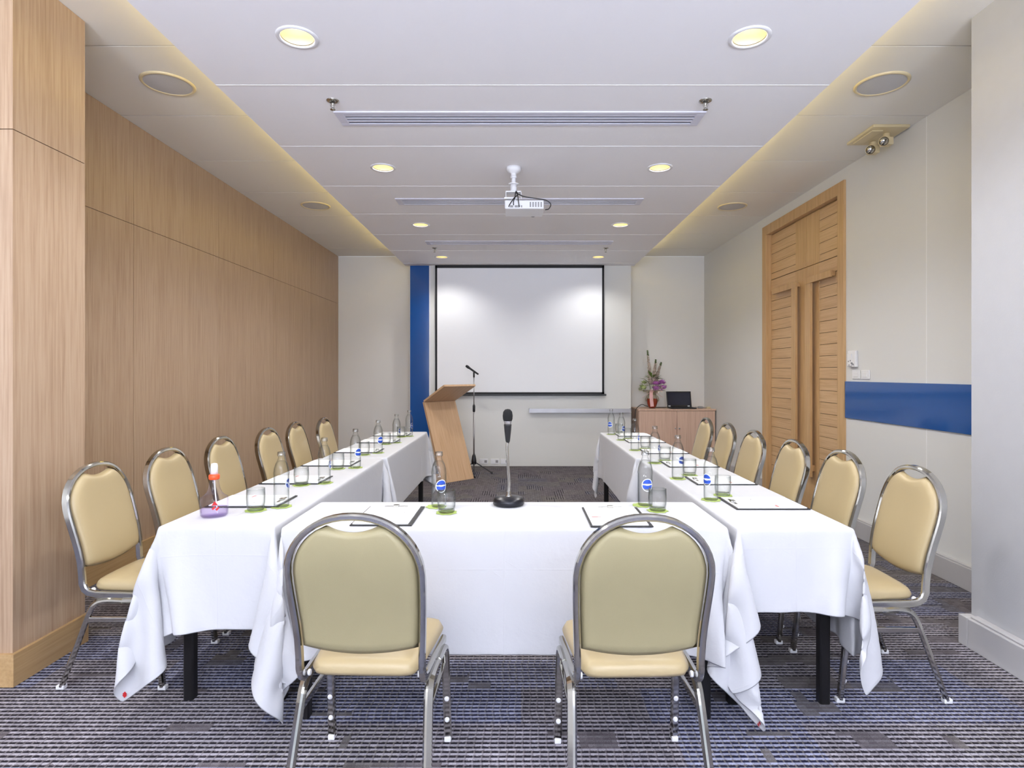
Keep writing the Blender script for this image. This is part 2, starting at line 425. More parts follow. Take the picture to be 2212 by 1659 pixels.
# dropped ceiling with round openings
DL = [(x, y) for y in (-.69, 1.01, 2.71, 4.43, 6.13, 7.83) for x in (-1.015, 1.063)]
bm = bmesh.new(); bx(bm, (DX0, YR, ZD), (DX1, YM+.03, ZD+.04))
slab = mk('ceiling_dropped', bm, M['ceil'])
bm = bmesh.new()
for x, y in DL: lathe(bm, [(.078, ZD-.05), (.078, ZD+.1)], 40, (x, y, 0), smooth=False)
cut = mk('cutter', bm, M['ceil'])
md = slab.modifiers.new('b', 'BOOLEAN'); md.operation = 'DIFFERENCE'; md.solver = 'EXACT'; md.object = cut
bpy.context.view_layer.update()
dg = bpy.context.evaluated_depsgraph_get()
me = bpy.data.meshes.new_from_object(slab.evaluated_get(dg))
slab.modifiers.clear(); slab.data = me
bpy.data.objects.remove(cut)
struct(slab)
bm = bmesh.new()
for y in SEAMS:
    if YR < y < YM: bx(bm, (DX0+.001, y-.004, ZD-.0015), (DX1-.001, y+.004, ZD+.002))
struct(mk('trim_seam_light', bm, M['seam_w']))  # white strips stand in for light from the slots along the seams

# ------------------------------------------------------------------ right wall door
def door_set():
    xw = XR
    # frame (architrave)
    bm = bmesh.new()
    bx(bm, (xw-.02, DY0, 0), (xw+.12, DY0+.105, DZ)); bx(bm, (xw-.02, DY1-.105, 0), (xw+.12, DY1, DZ)); bx(bm, (xw-.02, DY0+.105, DZ-.105), (xw+.12, DY1-.105, DZ))
    struct(mk('trim_2', bm, M['wood_door_v'], bevel=.003))
    ym = 5.775; a0, a1 = DY0+.105, DY1-.105; xf = xw+.035
    zs = 2.375
    for n, (ya, yb, hand) in enumerate(((a0, ym, 1), (ym, a1, -1))):
        st = .235
        for part, (za, zb) in enumerate(((.01, zs-.003), (zs+.003, DZ-.11))):
            nm = 'door_%d' % (n+1 + 2*part)
            bm = bmesh.new()
            # stile next to the meeting line
            if hand == 1: s0, s1, b0, b1 = yb-st, yb-.002, ya+.002, yb-st
            else: s0, s1, b0, b1 = ya+.002, ya+st, ya+st, yb-.002
            if part == 0:
                bx(bm, (xf, b0, zb-.125), (xf+.04, b1, zb), 0)
            bx(bm, (xf, s0, za), (xf+.04, s1, zb), 1)
            top = zb if part == 1 else zb-.127
            z = top
            while z > za+.01:
                zl = max(za, z-.107)
                bx(bm, (xf+.004, b0+.001, zl+.002), (xf+.04, b1-.001, z-.002), 0)
                z = zl
            bx(bm, (xf+.014, b0, za), (xf+.042, b1, zb), 2)
            d = struct(mk(nm, bm, [M['wood_door'], M['wood_door_v'], M['gap']], bevel=.0012))
            if part == 0:
                bm = bmesh.new()
                if hand == 1: v0, v1, h0, h1 = 5.60, 5.70, 5.25, 5.70
                else: v0, v1, h0, h1 = 5.90, 5.99, 5.90, 6.45
                bx(bm, (xf-.055, v0, .35), (xf-.03, v1, 2.195)); bx(bm, (xf-.055, h0, 2.195), (xf-.03, h1, 2.255))
                bx(bm, (xf-.03, h0 if hand == 1 else h1-.03, 2.205), (xf, h0+.03 if hand == 1 else h1, 2.245)); bx(bm, (xf-.03, v0+.02, .4), (xf, v0+.06, .46)); bx(bm, (xf-.03, v0+.02, 2.205), (xf, v0+.06, 2.245))
                mk('handle', bm, M['wood_door_v'], d, bevel=.002)
    boxo('wall_behind_door', (xw+.1, DY0, 0), (xw+.15, DY1, DZ), M['gap'])['kind'] = 'structure'
door_set()

# ------------------------------------------------------------------ blue panels, screen, tray
t = boxo('glass_panel', (XR-.012, 2.95, .958), (XR-.001, DY0-.005, 1.267), M['blue'], bevel=.001)
tag(t, 'long horizontal blue glass band on the right wall beside the wooden door', 'wall panel')
t = boxo('glass_panel', (-1.55, YM-.012, .02), (-1.28, YM-.001, ZD-.002), M['blue'], bevel=.001)
tag(t, 'tall vertical blue glass strip on the back wall left of the screen', 'wall panel')
struct(boxo('trim_3', (-1.275, YM-.010, .02), (-1.255, YM-.001, ZD-.002), M['white_pl']))

t = thing('projection_screen', 'large white pull-down projection screen with black border on back wall', 'projection screen', (0.02, YM-.06, 1.0))
x0, x1, sz0, sz1 = -1.185, 1.225, 1.035, 2.865
bm = bmesh.new(); bx(bm, (x0+.03-.02, -.004, sz0-1+.03), (x1-.03-.02, .0, sz1-1-.03)); mk('screen_surface', bm, M['screen'], t)
bm = bmesh.new()
bx(bm, (x0-.02, -.003, sz0-1), (x0+.031-.02, .003, sz1-1)); bx(bm, (x1-.031-.02, -.003, sz0-1), (x1-.02, .003, sz1-1))
bx(bm, (x0-.02, -.003, sz1-1-.03), (x1-.02, .003, sz1-1+.012)); bx(bm, (x0-.02, -.003, sz0-1), (x1-.02, .003, sz0-1+.031))
mk('border', bm, M['screen_b'], t)
bm = bmesh.new(); bx(bm, (x0-.05, -.012, sz0-1-.02), (x1+.01, .012, sz0-1+.004)); mk('bottom_bar', bm, M['black'], t, bevel=.004)

t = thing('marker_tray', 'long brushed metal tray under the projection screen', 'tray', (.88, YM-.04, .8))
bm = bmesh.new(); bx(bm, (-.72, -.04, -.03), (.72, .038, -.022)); bx(bm, (-.72, -.045, -.03), (.72, -.038, .032)); mk('tray_body', bm, M['steel'], t, bevel=.002)
for s in (-.72, .72):
    bm = bmesh.new(); bx(bm, (s-.004, -.045, -.03), (s+.004, .038, .032)); mk('end_cap', bm, M['steel'], t)

# outlets on the back wall
for i, xx in enumerate((-.495, -.335, -.19)):
    o = thing('wall_outlet', 'white double socket low on the back wall, %s' % ['nearest the tripod microphone stand', 'middle one of the three', 'behind the table microphone'][i], 'outlet', (xx, YM-.001, .07), 0, 'sockets low on the back wall')
    bm = bmesh.new(); bx(bm, (-.06, -.009, -.036), (.06, 0, .036)); mk('plate', bm, M['white_pl'], o, bevel=.003)
    for k in (-.028, .028):
        bm = bmesh.new(); bx(bm, (k-.018, -.011, -.018), (k+.018, -.008, .018)); pl = mk('socket', bm, M['grey'] if k > 0 else M['white_pl'], o, bevel=.002)

# thermostat + switches on right wall
o = thing('wall_controller', 'small white wall control box with cover beside the wooden door', 'control box', (XR-.001, 4.895, 1.455))
bm = bmesh.new(); bx(bm, (-.025, -.055, -.068), (0, .055, .068)); mk('case', bm, M['white_pl'], o, bevel=.004)
bm = bmesh.new(); bx(bm, (-.032, -.01, -.06), (-.025, .05, .045)); mk('flap', bm, M['white_pl'], o, bevel=.003)
for a, b in ((-.012, -.035), (.02, -.05), (.0, -.015), (.03, -.02), (-.03, -.045)):
    bm = bmesh.new(); bx(bm, (-.034, a-.006, b-.005), (-.024, a+.006, b+.005)); mk('button', bm, M['grey'], o)
for i, yy in enumerate((4.86, 4.73)):
    o = thing('light_switch', 'flat white switch plate above the blue band, %s' % ['the one nearer the door', 'the one farther from the door'][i], 'switch', (XR-.001, yy, 1.325), 0, 'switch plates on the right wall')
    bm = bmesh.new(); bx(bm, (-.008, -.055, -.036), (0, .055, .036)); mk('plate', bm, M['white_pl'], o, bevel=.003)
    bm = bmesh.new(); bx(bm, (-.011, -.03, -.02), (-.007, .03, .02)); mk('rocker', bm, M['white_pl'], o, bevel=.002)

# ------------------------------------------------------------------ ceiling fittings
def downlight():
    o = thing('downlight', '', 'ceiling light', (0, 0, ZD), 0, 'round recessed downlights in the dropped ceiling')
    bm = bmesh.new(); lathe(bm, [(.095, 0), (.094, -.004), (.080, -.007), (.074, -.004), (.074, .006), (.0785, .006)], 40, cap=False); mk('trim_ring', bm, M['white_pl'], o)
    bm = bmesh.new(); lathe(bm, [(.0745, -.002), (.073, .02), (.066, .07), (.055, .115), (.0, .12)], 40, cap=False); mk('reflector', bm, M['reflector'], o)
    bm = bmesh.new(); lathe(bm, [(.0755, .001), (.0745, -.001), (.073, .004)], 40, cap=False); mk('shadow_gap', bm, M['gap'], o)
    bm = bmesh.new(); lathe(bm, [(0, .045), (.018, .047), (.029, .06), (.031, .08), (.026, .115)], 24, cap=False); mk('bulb', bm, M['bulb'], o)
    return o
d0 = downlight(); first = True
rown = {2.71: 'nearest the camera', 4.43: 'beside the projector', 6.13: 'beyond the projector', 7.83: 'closest to the screen'}
for x, y in DL:
    side = 'left' if x < 0 else 'right'
    lab = 'glowing round downlight in the %s row, %s' % (side, rown[y]) if y in rown else None
    if lab is None: continue
    if first: d0.location = (x, y, ZD); d0['label'] = lab; first = False
    else: dup(d0, (x, y, ZD), 0, lab)

def vent():
    o = thing('ceiling_vent', '', 'air vent', (.01, 0, ZD), 0, 'slot vents across the dropped ceiling')
    w, d = 1.10, .095
    bm = bmesh.new()
    bx(bm, (-w, -d, -.007), (w, -d+.030, .001)); bx(bm, (-w, d-.030, -.007), (w, d, .001)); bx(bm, (-w, -d+.030, -.007), (-w+.05, d-.030, .001)); bx(bm, (w-.05, -d+.030, -.007), (w, d-.030, .001))
    mk('frame', bm, M['vent'], o, bevel=.002)
    bm = bmesh.new(); bx(bm, (-w+.045, -d+.025, -.0020), (w-.045, d-.025, -.0005)); mk('backing', bm, M['vent_dark'], o)
    for k in (-.057, -.018, .021):
        bm = bmesh.new(); bx(bm, (-w+.05, k, -.006), (w-.05, k+.022, -.0030)); mk('slat', bm, M['vent'], o)
    return o
v0 = vent(); v0.location.y = 3.57; v0['label'] = 'long white slot vent in the ceiling, nearest of the three'
dup(v0, (.01, 5.30, ZD), 0, 'long white slot vent in the ceiling behind the projector')
dup(v0, (.01, 6.97, ZD), 0, 'long white slot vent in the ceiling, closest to the screen')

def sprinkler():
    o = thing('fire_sprinkler', '', 'sprinkler', (0, 0, ZD), 0, 'sprinkler heads in the dropped ceiling')
    bm = bmesh.new(); lathe(bm, [(.036, 0), (.036, -.003), (.026, -.008), (.016, -.009), (.014, -.004)], 20, cap=False); mk('rosette', bm, M['chrome'], o)
    bm = bmesh.new(); lathe(bm, [(.009, .0), (.009, -.025), (.004, -.03), (.004, -.042), (.006, -.048)], 12)
    sweep(bm, [(.012, 0, -.008), (.014, 0, -.025), (.006, 0, -.045)], circ(.002, 6)); sweep(bm, [(-.012, 0, -.008), (-.014, 0, -.025), (-.006, 0, -.045)], circ(.002, 6)); mk('body', bm, M['chrome'], o)
    bm = bmesh.new(); lathe(bm, [(0, -.048), (.015, -.049), (.015, -.052), (0, -.052)], 14, cap=False); mk('deflector', bm, M['chrome'], o)
    return o
s0 = sprinkler(); s0.location = (-1.05, 3.34, ZD); s0['label'] = 'chrome sprinkler head at the left end of the nearest vent'
dup(s0, (1.06, 3.34, ZD), 0, 'chrome sprinkler head at the right end of the nearest vent')
dup(s0, (-1.03, 7.28, ZD), 0, 'small chrome sprinkler head far ahead, left end of the farthest vent')
dup(s0, (1.08, 7.28, ZD), 0, 'small chrome sprinkler head far ahead, right end of the farthest vent')

def cspeaker():
    o = thing('ceiling_speaker', '', 'speaker', (0, 0, ZC), 0, 'round speakers in the side ceilings')
    bm = bmesh.new(); lathe(bm, [(.15, 0), (.15, -.004), (.143, -.010), (.134, -.010), (.130, -.005)], 48, cap=False); mk('rim', bm, M['cream_lamp'], o)
    bm = bmesh.new(); lathe(bm, [(.133, -.006), (.07, -.0085), (0, -.009)], 48, cap=False); mk('grille', bm, M['grille'], o)
    return o
c0 = cspeaker(); c0.location = (-2.12, 3.57, ZC); c0['label'] = 'round ceiling speaker on the left side, nearer one above the wooden wall'
dup(c0, (-2.12, 6.17, ZC), 0, 'round ceiling speaker on the left side, farther one')
dup(c0, (2.20, 3.57, ZC), 0, 'round ceiling speaker on the right side, nearer one beside the pillar')
dup(c0, (2.25, 6.20, ZC), 0, 'round ceiling speaker on the right side, farther one near the door')

# twin emergency light
o = thing('emergency_light', 'cream twin-head emergency light on the ceiling above the right wall', 'emergency light', (2.63, 4.32, ZC))
bm = bmesh.new(); bx(bm, (-.13, -.17, -.02), (.13, .17, 0)); bx(bm, (-.11, -.12, -.03), (-.03, .12, -.02)); mk('base_plate', bm, M['cream_lamp'], o, bevel=.004)
for k in (-.06, .10):
    bm = bmesh.new()
    lathe(bm, [(.022, 0), (.022, -.05)], 14, (.03, k, -.02)); bx(bm, (-.005, k-.03, -.11), (.065, k+.03, -.055))
    h_ = mk('lamp_head', bm, M['cream_lamp'], o, bevel=.006)
    bm = bmesh.new(); mt = Matrix.Translation((-.003, k-.02, -.085)) @ Matrix.Rotation(math.radians(115), 4, 'X') @ Matrix.Rotation(math.radians(-25), 4, 'Y')
    lathe(bm, [(.018, -.02), (.032, .0), (.034, .018), (.031, .02)], 20, mtx=mt, cap=False); mk('reflector_cup', bm, M['cream_lamp'], h_)
    bm = bmesh.new(); lathe(bm, [(.031, .014), (.02, .022), (0, .026)], 20, mtx=mt, cap=False); mk('lens', bm, M['chrome'], h_)

# projector
o = thing('projector', 'white projector hanging from the middle of the ceiling on a short pole', 'projector', (-.035, 4.43, ZD))
bm = bmesh.new(); lathe(bm, [(.055, 0), (.055, -.02), (.045, -.035), (.022, -.045), (.02, -.065), (.024, -.066), (.024, -.08), (0, -.08)], 28); mk('ceiling_cup', bm, M['white_pl'], o)
bm = bmesh.new(); lathe(bm, [(.016, -.07), (.016, -.16)], 20); lathe(bm, [(.040, -.122), (.042, -.126), (.03, -.13), (.02, -.13)], 24); lathe(bm, [(.024, -.13), (.024, -.185)], 20); mk('pole', bm, M['white_pl'], o)
bm = bmesh.new()
bx(bm, (-.06, -.03, -.192), (.06, .03, -.182)); bx(bm, (-.06, -.03, -.24), (-.054, .03, -.182)); bx(bm, (.054, -.03, -.24), (.06, .03, -.182)); bx(bm, (-.07, -.04, -.245), (.03, .04, -.232)); bx(bm, (-.02, -.02, -.262), (.02, .02, -.23)); mk('bracket', bm, M['white_pl'], o, bevel=.002)
bm = bmesh.new(); bx(bm, (-.065, -.06, -.325), (.225, .165, -.26)); mk('body', bm, M['white_pl'], o, bevel=.008)
bm = bmesh.new(); lathe(bm, [(.03, 0), (.03, .03), (.024, .035), (.02, .03)], 24, mtx=Matrix.Translation((.15, .16, -.292)) @ Matrix.Rotation(-PI/2, 4, 'X')); mk('lens', bm, M['black'], o)
bm = bmesh.new()
for a, b in ((-.02, .025), (.015, .02), (.035, .018), (.06, .012)): bx(bm, (a-.006, -.0625, -.315), (a+b-.008, -.059, -.300))
for k in range(5): bx(bm, (.12+.02*k, -.0625, -.312), (.130+.02*k, -.059, -.275))
mk('port_panel', bm, M['grey'], o)
for P in ([(.02, -.03, -.185), (.03, -.045, -.215), (.0, -.06, -.25), (-.03, -.075, -.30), (-.035, -.064, -.312)],
          [(.02, -.03, -.19), (.03, -.05, -.22), (.035, -.07, -.26), (.04, -.075, -.30), (.045, -.064, -.31)],
          [(.015, -.03, -.19), (.01, -.05, -.24), (.0, -.07, -.27), (.0, -.062, -.30)],
          [(.02, -.03, -.2), (.08, -.05, -.232), (.18, -.05, -.248), (.24, -.06, -.262), (.275, -.06, -.29), (.262, -.06, -.325), (.235, -.05, -.33)]):
    bm = bmesh.new(); sweep(bm, bez(P, 8), circ(.0035, 8), smooth=True); mk('cable', bm, M['black'], o)

# ------------------------------------------------------------------ chair
def smooth01(t): t = max(0, min(1, t)); return t*t*(3-2*t)
def yb(z): return -.150-.080*smooth01((z-.47)/.43)
def hw(z, r=.199, zt=.92, zk=.735):
    if z <= zk: return .188+(r-.188)*smooth01((z-.45)/(zk-.45))
    q = min(1, (z-zk)/(zt-zk)); return r*(max(0, 1-q**2.15))**(1/2.15)
def make_chair():
    t = thing('banquet_chair', '', 'chair', (0, 0, 0), 0)
    # back frame: rail - upright - arch - upright - rail
    side = []
    side += [(.203, .17, .388), (.199, .10, .389), (.196, .03, .390), (.194, -.03, .390), (.191, -.085, .391), (.189, -.118, .397), (.188, -.138, .412), (.188, -.148, .437), (.188, -.15, .475)]
    for z in (.53, .58, .63, .68, .72, .75, .775): side.append((hw(z), yb(z), z))
    arch = []
    for k in range(1, 24):
        a = PI*k/24   # angle param from right to left
        ca, sa = math.cos(a), math.sin(a)
        e = 2/2.15
        x = .199*math.copysign(abs(ca)**e, ca); z = .735+.185*(sa**e)
        if z > .785: arch.append((x, yb(z), z))
    left = [(-x, y, z) for x, y, z in reversed(side)]
    path = side + arch + left
    # rectangular tube with face turned outwards: build rings explicitly
    bm = bmesh.new(); rings = []
    P = [Vector(p) for p in path]; n = len(P)
    for i, p in enumerate(P):
        tg = (P[min(i+1, n-1)]-P[max(i-1, 0)]).normalized()
        out = Vector((p.x, 0, 0)) if p.z < .74 else Vector((p.x, 0, (p.z-.70)))
        out = out - tg*out.dot(tg); out.normalize()
        dep = tg.cross(out).normalized()
        rings.append([bm.verts.new(p+out*a+dep*b) for a, b in rrect(.019, .030, .005)])
    for A, B in zip(rings, rings[1:]):
        for i in range(8): bm.faces.new((A[i], A[(i+1) % 8], B[(i+1) % 8], B[i]))
    bm.faces.new(rings[0][::-1]); bm.faces.new(rings[-1])
    for f in bm.faces: f.smooth = True
    o = mk('back_frame', bm, M['chrome'], t)
    es = o.modifiers.new('es', 'EDGE_SPLIT'); es.split_angle = math.radians(35)
    # backrest cushion
    bm = bmesh.new(); NU, NV = 22, 26; F = []; Bk = []
    for j in range(NV+1):
        v = j/NV; zc = .505+.388*v
        rf, rb = [], []
        for i in range(NU+1):
            u = -1+2*i/NU
            w = hw(zc, .199-.012, .906)
            if zc < .735: w = hw(zc)-.012
            x = u*w
            z = zc - .024*(1-u*u)*(1-v)**4
            if v > .8: z -= .020*((v-.8)/.2)**2*max(0, 1-(x/.075)**2)
            eu = (1-abs(u)**5)**.5 if abs(u) < 1 else 0
            ev = (1-abs(2*v-1)**9)**.5 if 0 < v < 1 else 0
            e = eu*ev
            rf.append(bm.verts.new((x, yb(z)+.004+.030*e, z)))
            rb.append(rf[-1] if (i in (0, NU) or j in (0, NV)) else bm.verts.new((x, yb(z)-.004-.010*e**.6, z)))
        F.append(rf); Bk.append(rb)
    for j in range(NV):
        for i in range(NU):
            f = bm.faces.new((F[j][i], F[j][i+1], F[j+1][i+1], F[j+1][i])); f.smooth = True
            f = bm.faces.new((Bk[j][i], Bk[j+1][i], Bk[j+1][i+1], Bk[j][i+1])); f.smooth = True; f.material_index = 1
    mk('backrest', bm, [M['cream'], M['cream_back']], t)
    # seat cushion
    bm = bmesh.new(); NU, NV = 20, 20; top = []; bot = []
    for j in range(NV+1):
        v = -1+2*j/NV
        rt, rb = [], []
        for i in range(NU+1):
            u = -1+2*i/NU
            # superellipse square mapping
            k = 1-.10*(abs(u)**6)*(abs(v)**6)
            y = .055+.185*v*k; w = .172+.034*(v*.5+.5)
            x = u*w*k
            e = ((1-abs(u)**7)*(1-abs(v)**7))**.35 if abs(u) < 1 and abs(v) < 1 else 0
            dome = .012*(1-u*u)*(1-v*v)
            rt.append(bm.verts.new((x, y, .415+.032*e+dome)))
            rb.append(rt[-1] if (i in (0, NU) or j in (0, NV)) else bm.verts.new((x, y, .415-.024*e)))
        top.append(rt); bot.append(rb)
    for j in range(NV):
        for i in range(NU):
            bm.faces.new((top[j][i], top[j][i+1], top[j+1][i+1], top[j+1][i])).smooth = True
            bm.faces.new((bot[j][i], bot[j+1][i], bot[j+1][i+1], bot[j][i+1])).smooth = True
    mk('seat', bm, M['cream'], t)
    for s in (-1, 1):
        pr = rrect(.021, .028, .005)
        fr = bez([(s*.202, .04, .372), (s*.206, .13, .372), (s*.208, .168, .350), (s*.209, .180, .30), (s*.211, .196, .15), (s*.213, .212, .012)], 6)
        bm = bmesh.new(); sweep(bm, fr, pr, up=(0, 1, .01)); a = mk('leg', bm, M['chrome'], t)
        re = bez([(s*.202, .05, .372), (s*.199, -.04, .372), (s*.199, -.085, .355), (s*.200, -.112, .31), (s*.206, -.165, .16), (s*.212, -.218, .012)], 6)
        bm = bmesh.new(); sweep(bm, re, pr, up=(0, 1, .01)); b = mk('leg', bm, M['chrome'], t)
        for leg, (fx, fy) in ((a, (s*.213, .213)), (b, (s*.212, -.219))):
            bm = bmesh.new(); bx(bm, (fx-.012, fy-.017, 0), (fx+.012, fy+.017, .018)); mk('foot_glide', bm, M['white_pl'], leg, bevel=.003)
        for z in (.085, .165):
            bm = bmesh.new(); lathe(bm, [(.009, 0), (.009, .006), (.005, .010)], 12, mtx=Matrix.Translation((s*.212, .196 if z < .1 else .188, z)) @ Matrix.Rotation(PI/2, 4, 'X')); mk('bumper', bm, M['white_pl'], a)
        bm = bmesh.new(); bx(bm, (s*.203-.007, -.118, .279), (s*.203+.007, .184, .301)); mk('stretcher', bm, M['chrome'], t, bevel=.003)
        bm = bmesh.new(); lathe(bm, [(.009, 0), (.010, .005), (.008, .009)], 20, mtx=Matrix.Translation((s*.180, -.112, .405)) @ Matrix.Rotation(s*PI/2, 4, 'Y') @ Matrix.Translation((0, 0, -.012))); mk('spacer', bm, M['white_pl'], t)
    return t
chair = make_chair()
spots = []
LY = [2.71, 3.23, 3.82, 4.42, 4.95, 5.42]; LX = [-1.715, -1.70, -1.70, -1.655, -1.645, -1.56]
nth = ['nearest the camera, standing against the wooden pillar', 'second from the camera', 'third from the camera', 'fourth from the camera', 'fifth from the camera', 'farthest of the row']
for k in range(6):
    spots.append((LX[k], LY[k], -PI/2+random.uniform(-.02, .02), 'cream banquet chair by the wooden wall, ' + nth[k], 'cream chairs along the left wall'))
nth[0] = 'nearest the camera, beside the white pillar'
RY = [2.61, 3.13, 3.64, 4.23, 4.87, 5.42]; RX = [1.525, 1.50, 1.475, 1.465, 1.50, 1.50]
for k in range(6):
    spots.append((RX[k], RY[k], PI/2+random.uniform(-.02, .02), 'cream banquet chair in the right-hand row, ' + nth[k], 'cream chairs along the right wall'))
spots.append((-.475, 1.945, -.03, 'cream banquet chair seen from behind in the foreground, left one', 'foreground chairs seen from behind'))
spots.append((.362, 1.935, .03, 'cream banquet chair seen from behind in the foreground, right one', 'foreground chairs seen from behind'))
for k, (x, y, rz, lab, g) in enumerate(spots):
    if k == 0: chair.location = (x, y, 0); chair.rotation_euler.z = rz; chair['label'] = lab; chair['group'] = g
    else: dup(chair, (x, y, 0), rz, lab, g)

# ------------------------------------------------------------------ tables and cloths
TOP = .745
TB = {'left_near': (-1.385, -.940, 2.27, 4.09), 'left_far': (-1.365, -.920, 4.12, 5.94),
      'right_near': (.835, 1.275, 2.24, 4.05), 'right_far': (.815, 1.255, 4.08, 5.86),
      'mid': (-.905, .800, 2.255, 2.705)}
tl = {'left_near': 'left-hand table, near one with the spray bottle', 'left_far': 'left-hand table, far one by the lectern',
      'right_near': 'right-hand table, near one', 'right_far': 'right-hand table, far one toward the cabinet', 'mid': 'cross table with the microphone, at the front'}
for key, (x0, x1, y0, y1) in TB.items():
    cx, cy = (x0+x1)/2, (y0+y1)/2
    o = thing('folding_table', 'narrow black-legged folding table under white cloth: ' + tl[key], 'table', (cx, cy, 0), 0, 'folding tables in a U shape')
    bm = bmesh.new(); bx(bm, (x0-cx+.014, y0-cy+.014, TOP-.035), (x1-cx-.014, y1-cy-.014, TOP-.010)); mk('tabletop', bm, M['black_paint'], o)
    ix, iy = (.035, .16) if key != 'mid' else (.075, .045)
    for lx in (x0+ix, x1-ix):
        for ly in (y0+iy, y1-iy):
            bm = bmesh.new(); sweep(bm, [(lx-cx, ly-cy, 0), (lx-cx, ly-cy, TOP-.03)], rrect(.042, .042, .006), up=(1, 0, 0)); mk('leg', bm, M['black_paint'], o)
    ya, yc = y0+iy-cy, y1-iy-cy
    for yy in ((ya, yc) if key != 'mid' else (ya,)):
        bm = bmesh.new()
        if key != 'mid': bx(bm, (x0+ix-cx, yy-.01, .60), (x1-ix-cx, yy+.01, .62))
        else: bx(bm, (x0+ix-cx, -.01, .66), (x1-ix-cx, .01, .68))
        mk('crossbar', bm, M['black_paint'], o)

def drape(key, ext, seed, obst, corner_dir, res=.034, steps=130, iters=14):
    """small position-based cloth solver; ext = overhang (x-, x+, y-, y+)"""
    x0, x1, y0, y1 = TB[key]; zt = TOP
    def axis(a, b, e0, e1):
        k = lambda L: max(2, int(round(L/res))+1)
        g = .009
        return np.concatenate([np.linspace(a-e0, a-g, k(e0)), [a], np.linspace(a+g, b-g, k(b-a)), [b], np.linspace(b+g, b+e1, k(e1))])
    U = axis(x0, x1, ext[0], ext[1]); V = axis(y0, y1, ext[2], ext[3]); nx, ny = len(U), len(V)
    UU, VV = np.meshgrid(U, V, indexing='ij')
    ox = np.where(UU < x0, UU-x0, np.where(UU > x1, UU-x1, 0)); oy = np.where(VV < y0, VV-y0, np.where(VV > y1, VV-y1, 0))
    P = np.zeros((nx, ny, 3)); cxx = np.clip(UU, x0, x1); cyy = np.clip(VV, y0, y1)
    r = np.hypot(ox, oy); th = np.arctan2(np.abs(oy), np.abs(ox)+1e-9)
    both = (np.abs(ox) > 0) & (np.abs(oy) > 0)
    P[..., 0] = cxx+np.sign(ox)*.006; P[..., 1] = cyy+np.sign(oy)*.006; P[..., 2] = zt-r
    for (sx, sy), (kx, ky, kk) in corner_dir.items():
        m = both & (np.sign(ox) == sx) & (np.sign(oy) == sy)
        b = kk*np.sin(2*th)*r
        P[..., 0] = np.where(m, P[..., 0]+kx*b, P[..., 0]); P[..., 1] = np.where(m, P[..., 1]+ky*b, P[..., 1])
        P[..., 2] = np.where(m, zt-np.sqrt(np.maximum(r*r-b*b, 0)), P[..., 2])
    rng = np.random.RandomState(seed)
    free = r > 1e-9
    P[free] += rng.normal(0, .0015, (free.sum(), 3))
    # gentle waves along the hems
    wv = .010*np.sin(VV*9+seed)*(np.abs(ox) > 0)*np.clip(np.abs(ox)/.4, 0, 1)*np.sign(ox); P[..., 0] += wv
    wv = .010*np.sin(UU*8+seed*2)*(np.abs(oy) > 0)*np.clip(np.abs(oy)/.4, 0, 1)*np.sign(oy); P[..., 1] += wv
    W = free.astype(float)[..., None]
    Q = P.copy(); groups = []
    def addg(di, dj, L, k):
        for p in range(2):
            sl_i = slice(None); 
            # colour by parity along the step direction
            ii = np.arange(nx-di) if di >= 0 else None
            I = np.arange(nx-di); J = np.arange(ny-abs(dj)) + (0 if dj >= 0 else -dj)
            sel = I[(I//max(1, di)) % 2 == p] if di > 0 else I
            if di > 0: i0 = sel; j0 = J
            else: i0 = I; j0 = J[(J//dj) % 2 == p]
            if len(i0) == 0 or len(j0) == 0: continue
            A, B = np.ix_(i0, j0), np.ix_(i0+di, j0+dj); groups.append((A, B, np.hypot(UU[A]-UU[B], VV[A]-VV[B])[..., None], k))
    addg(1, 0, 0, 1.0); addg(0, 1, 0, 1.0)
    addg(1, 1, 0, .35); addg(1, -1, 0, .35)
    addg(2, 0, 0, .12); addg(0, 2, 0, .12)
    pre = []
    for A, B, L, k in groups:
        wa, wb = W[A], W[B]; s = wa+wb; s = np.where(s == 0, 1, s); pre.append((A, B, L, k*wa/s, k*wb/s))
    boxes = [(x0, x1, y0, y1, .003)] + obst
    gz = -9.8*(1/60)**2
    for st in range(steps):
        vel = (P-Q)*.90; Q = P.copy()
        P = P+vel*W; P[..., 2] += gz*W[..., 0]
        for it in range(iters):
            for A, B, L, ka, kb in pre:
                d = P[B]-P[A]; l = np.sqrt((d*d).sum(-1, keepdims=True))+1e-9
                c = d*((l-L)/l)
                P[A] += c*ka; P[B] -= c*kb
            if it % 3 == 2 or it == iters-1:
                for a, b, c0, d0, e in boxes:
                    ins = (P[..., 0] > a-e) & (P[..., 0] < b+e) & (P[..., 1] > c0-e) & (P[..., 1] < d0+e) & (P[..., 2] < zt+.003) & free
                    if not ins.any(): continue
                    X = P[ins]
                    dist = np.stack([X[:, 0]-(a-e), (b+e)-X[:, 0], X[:, 1]-(c0-e), (d0+e)-X[:, 1]], 1)
                    k = dist.argmin(1)
                    X[k == 0, 0] = a-e; X[k == 1, 0] = b+e; X[k == 2, 1] = c0-e; X[k == 3, 1] = d0+e
                    P[ins] = X
                P[..., 2] = np.where(P[..., 2] < .006, .006, P[..., 2])
    # mesh
    me = bpy.data.meshes.new('tablecloth')
    vs = P.reshape(-1, 3); cen = np.array([(x0+x1)/2, (y0+y1)/2, 0]); vs = vs-cen
    idx = np.arange(nx*ny).reshape(nx, ny)
    q = np.stack([idx[:-1, :-1], idx[1:, :-1], idx[1:, 1:], idx[:-1, 1:]], -1).reshape(-1, 4)
    me.from_pydata(vs.tolist(), [], q.tolist())
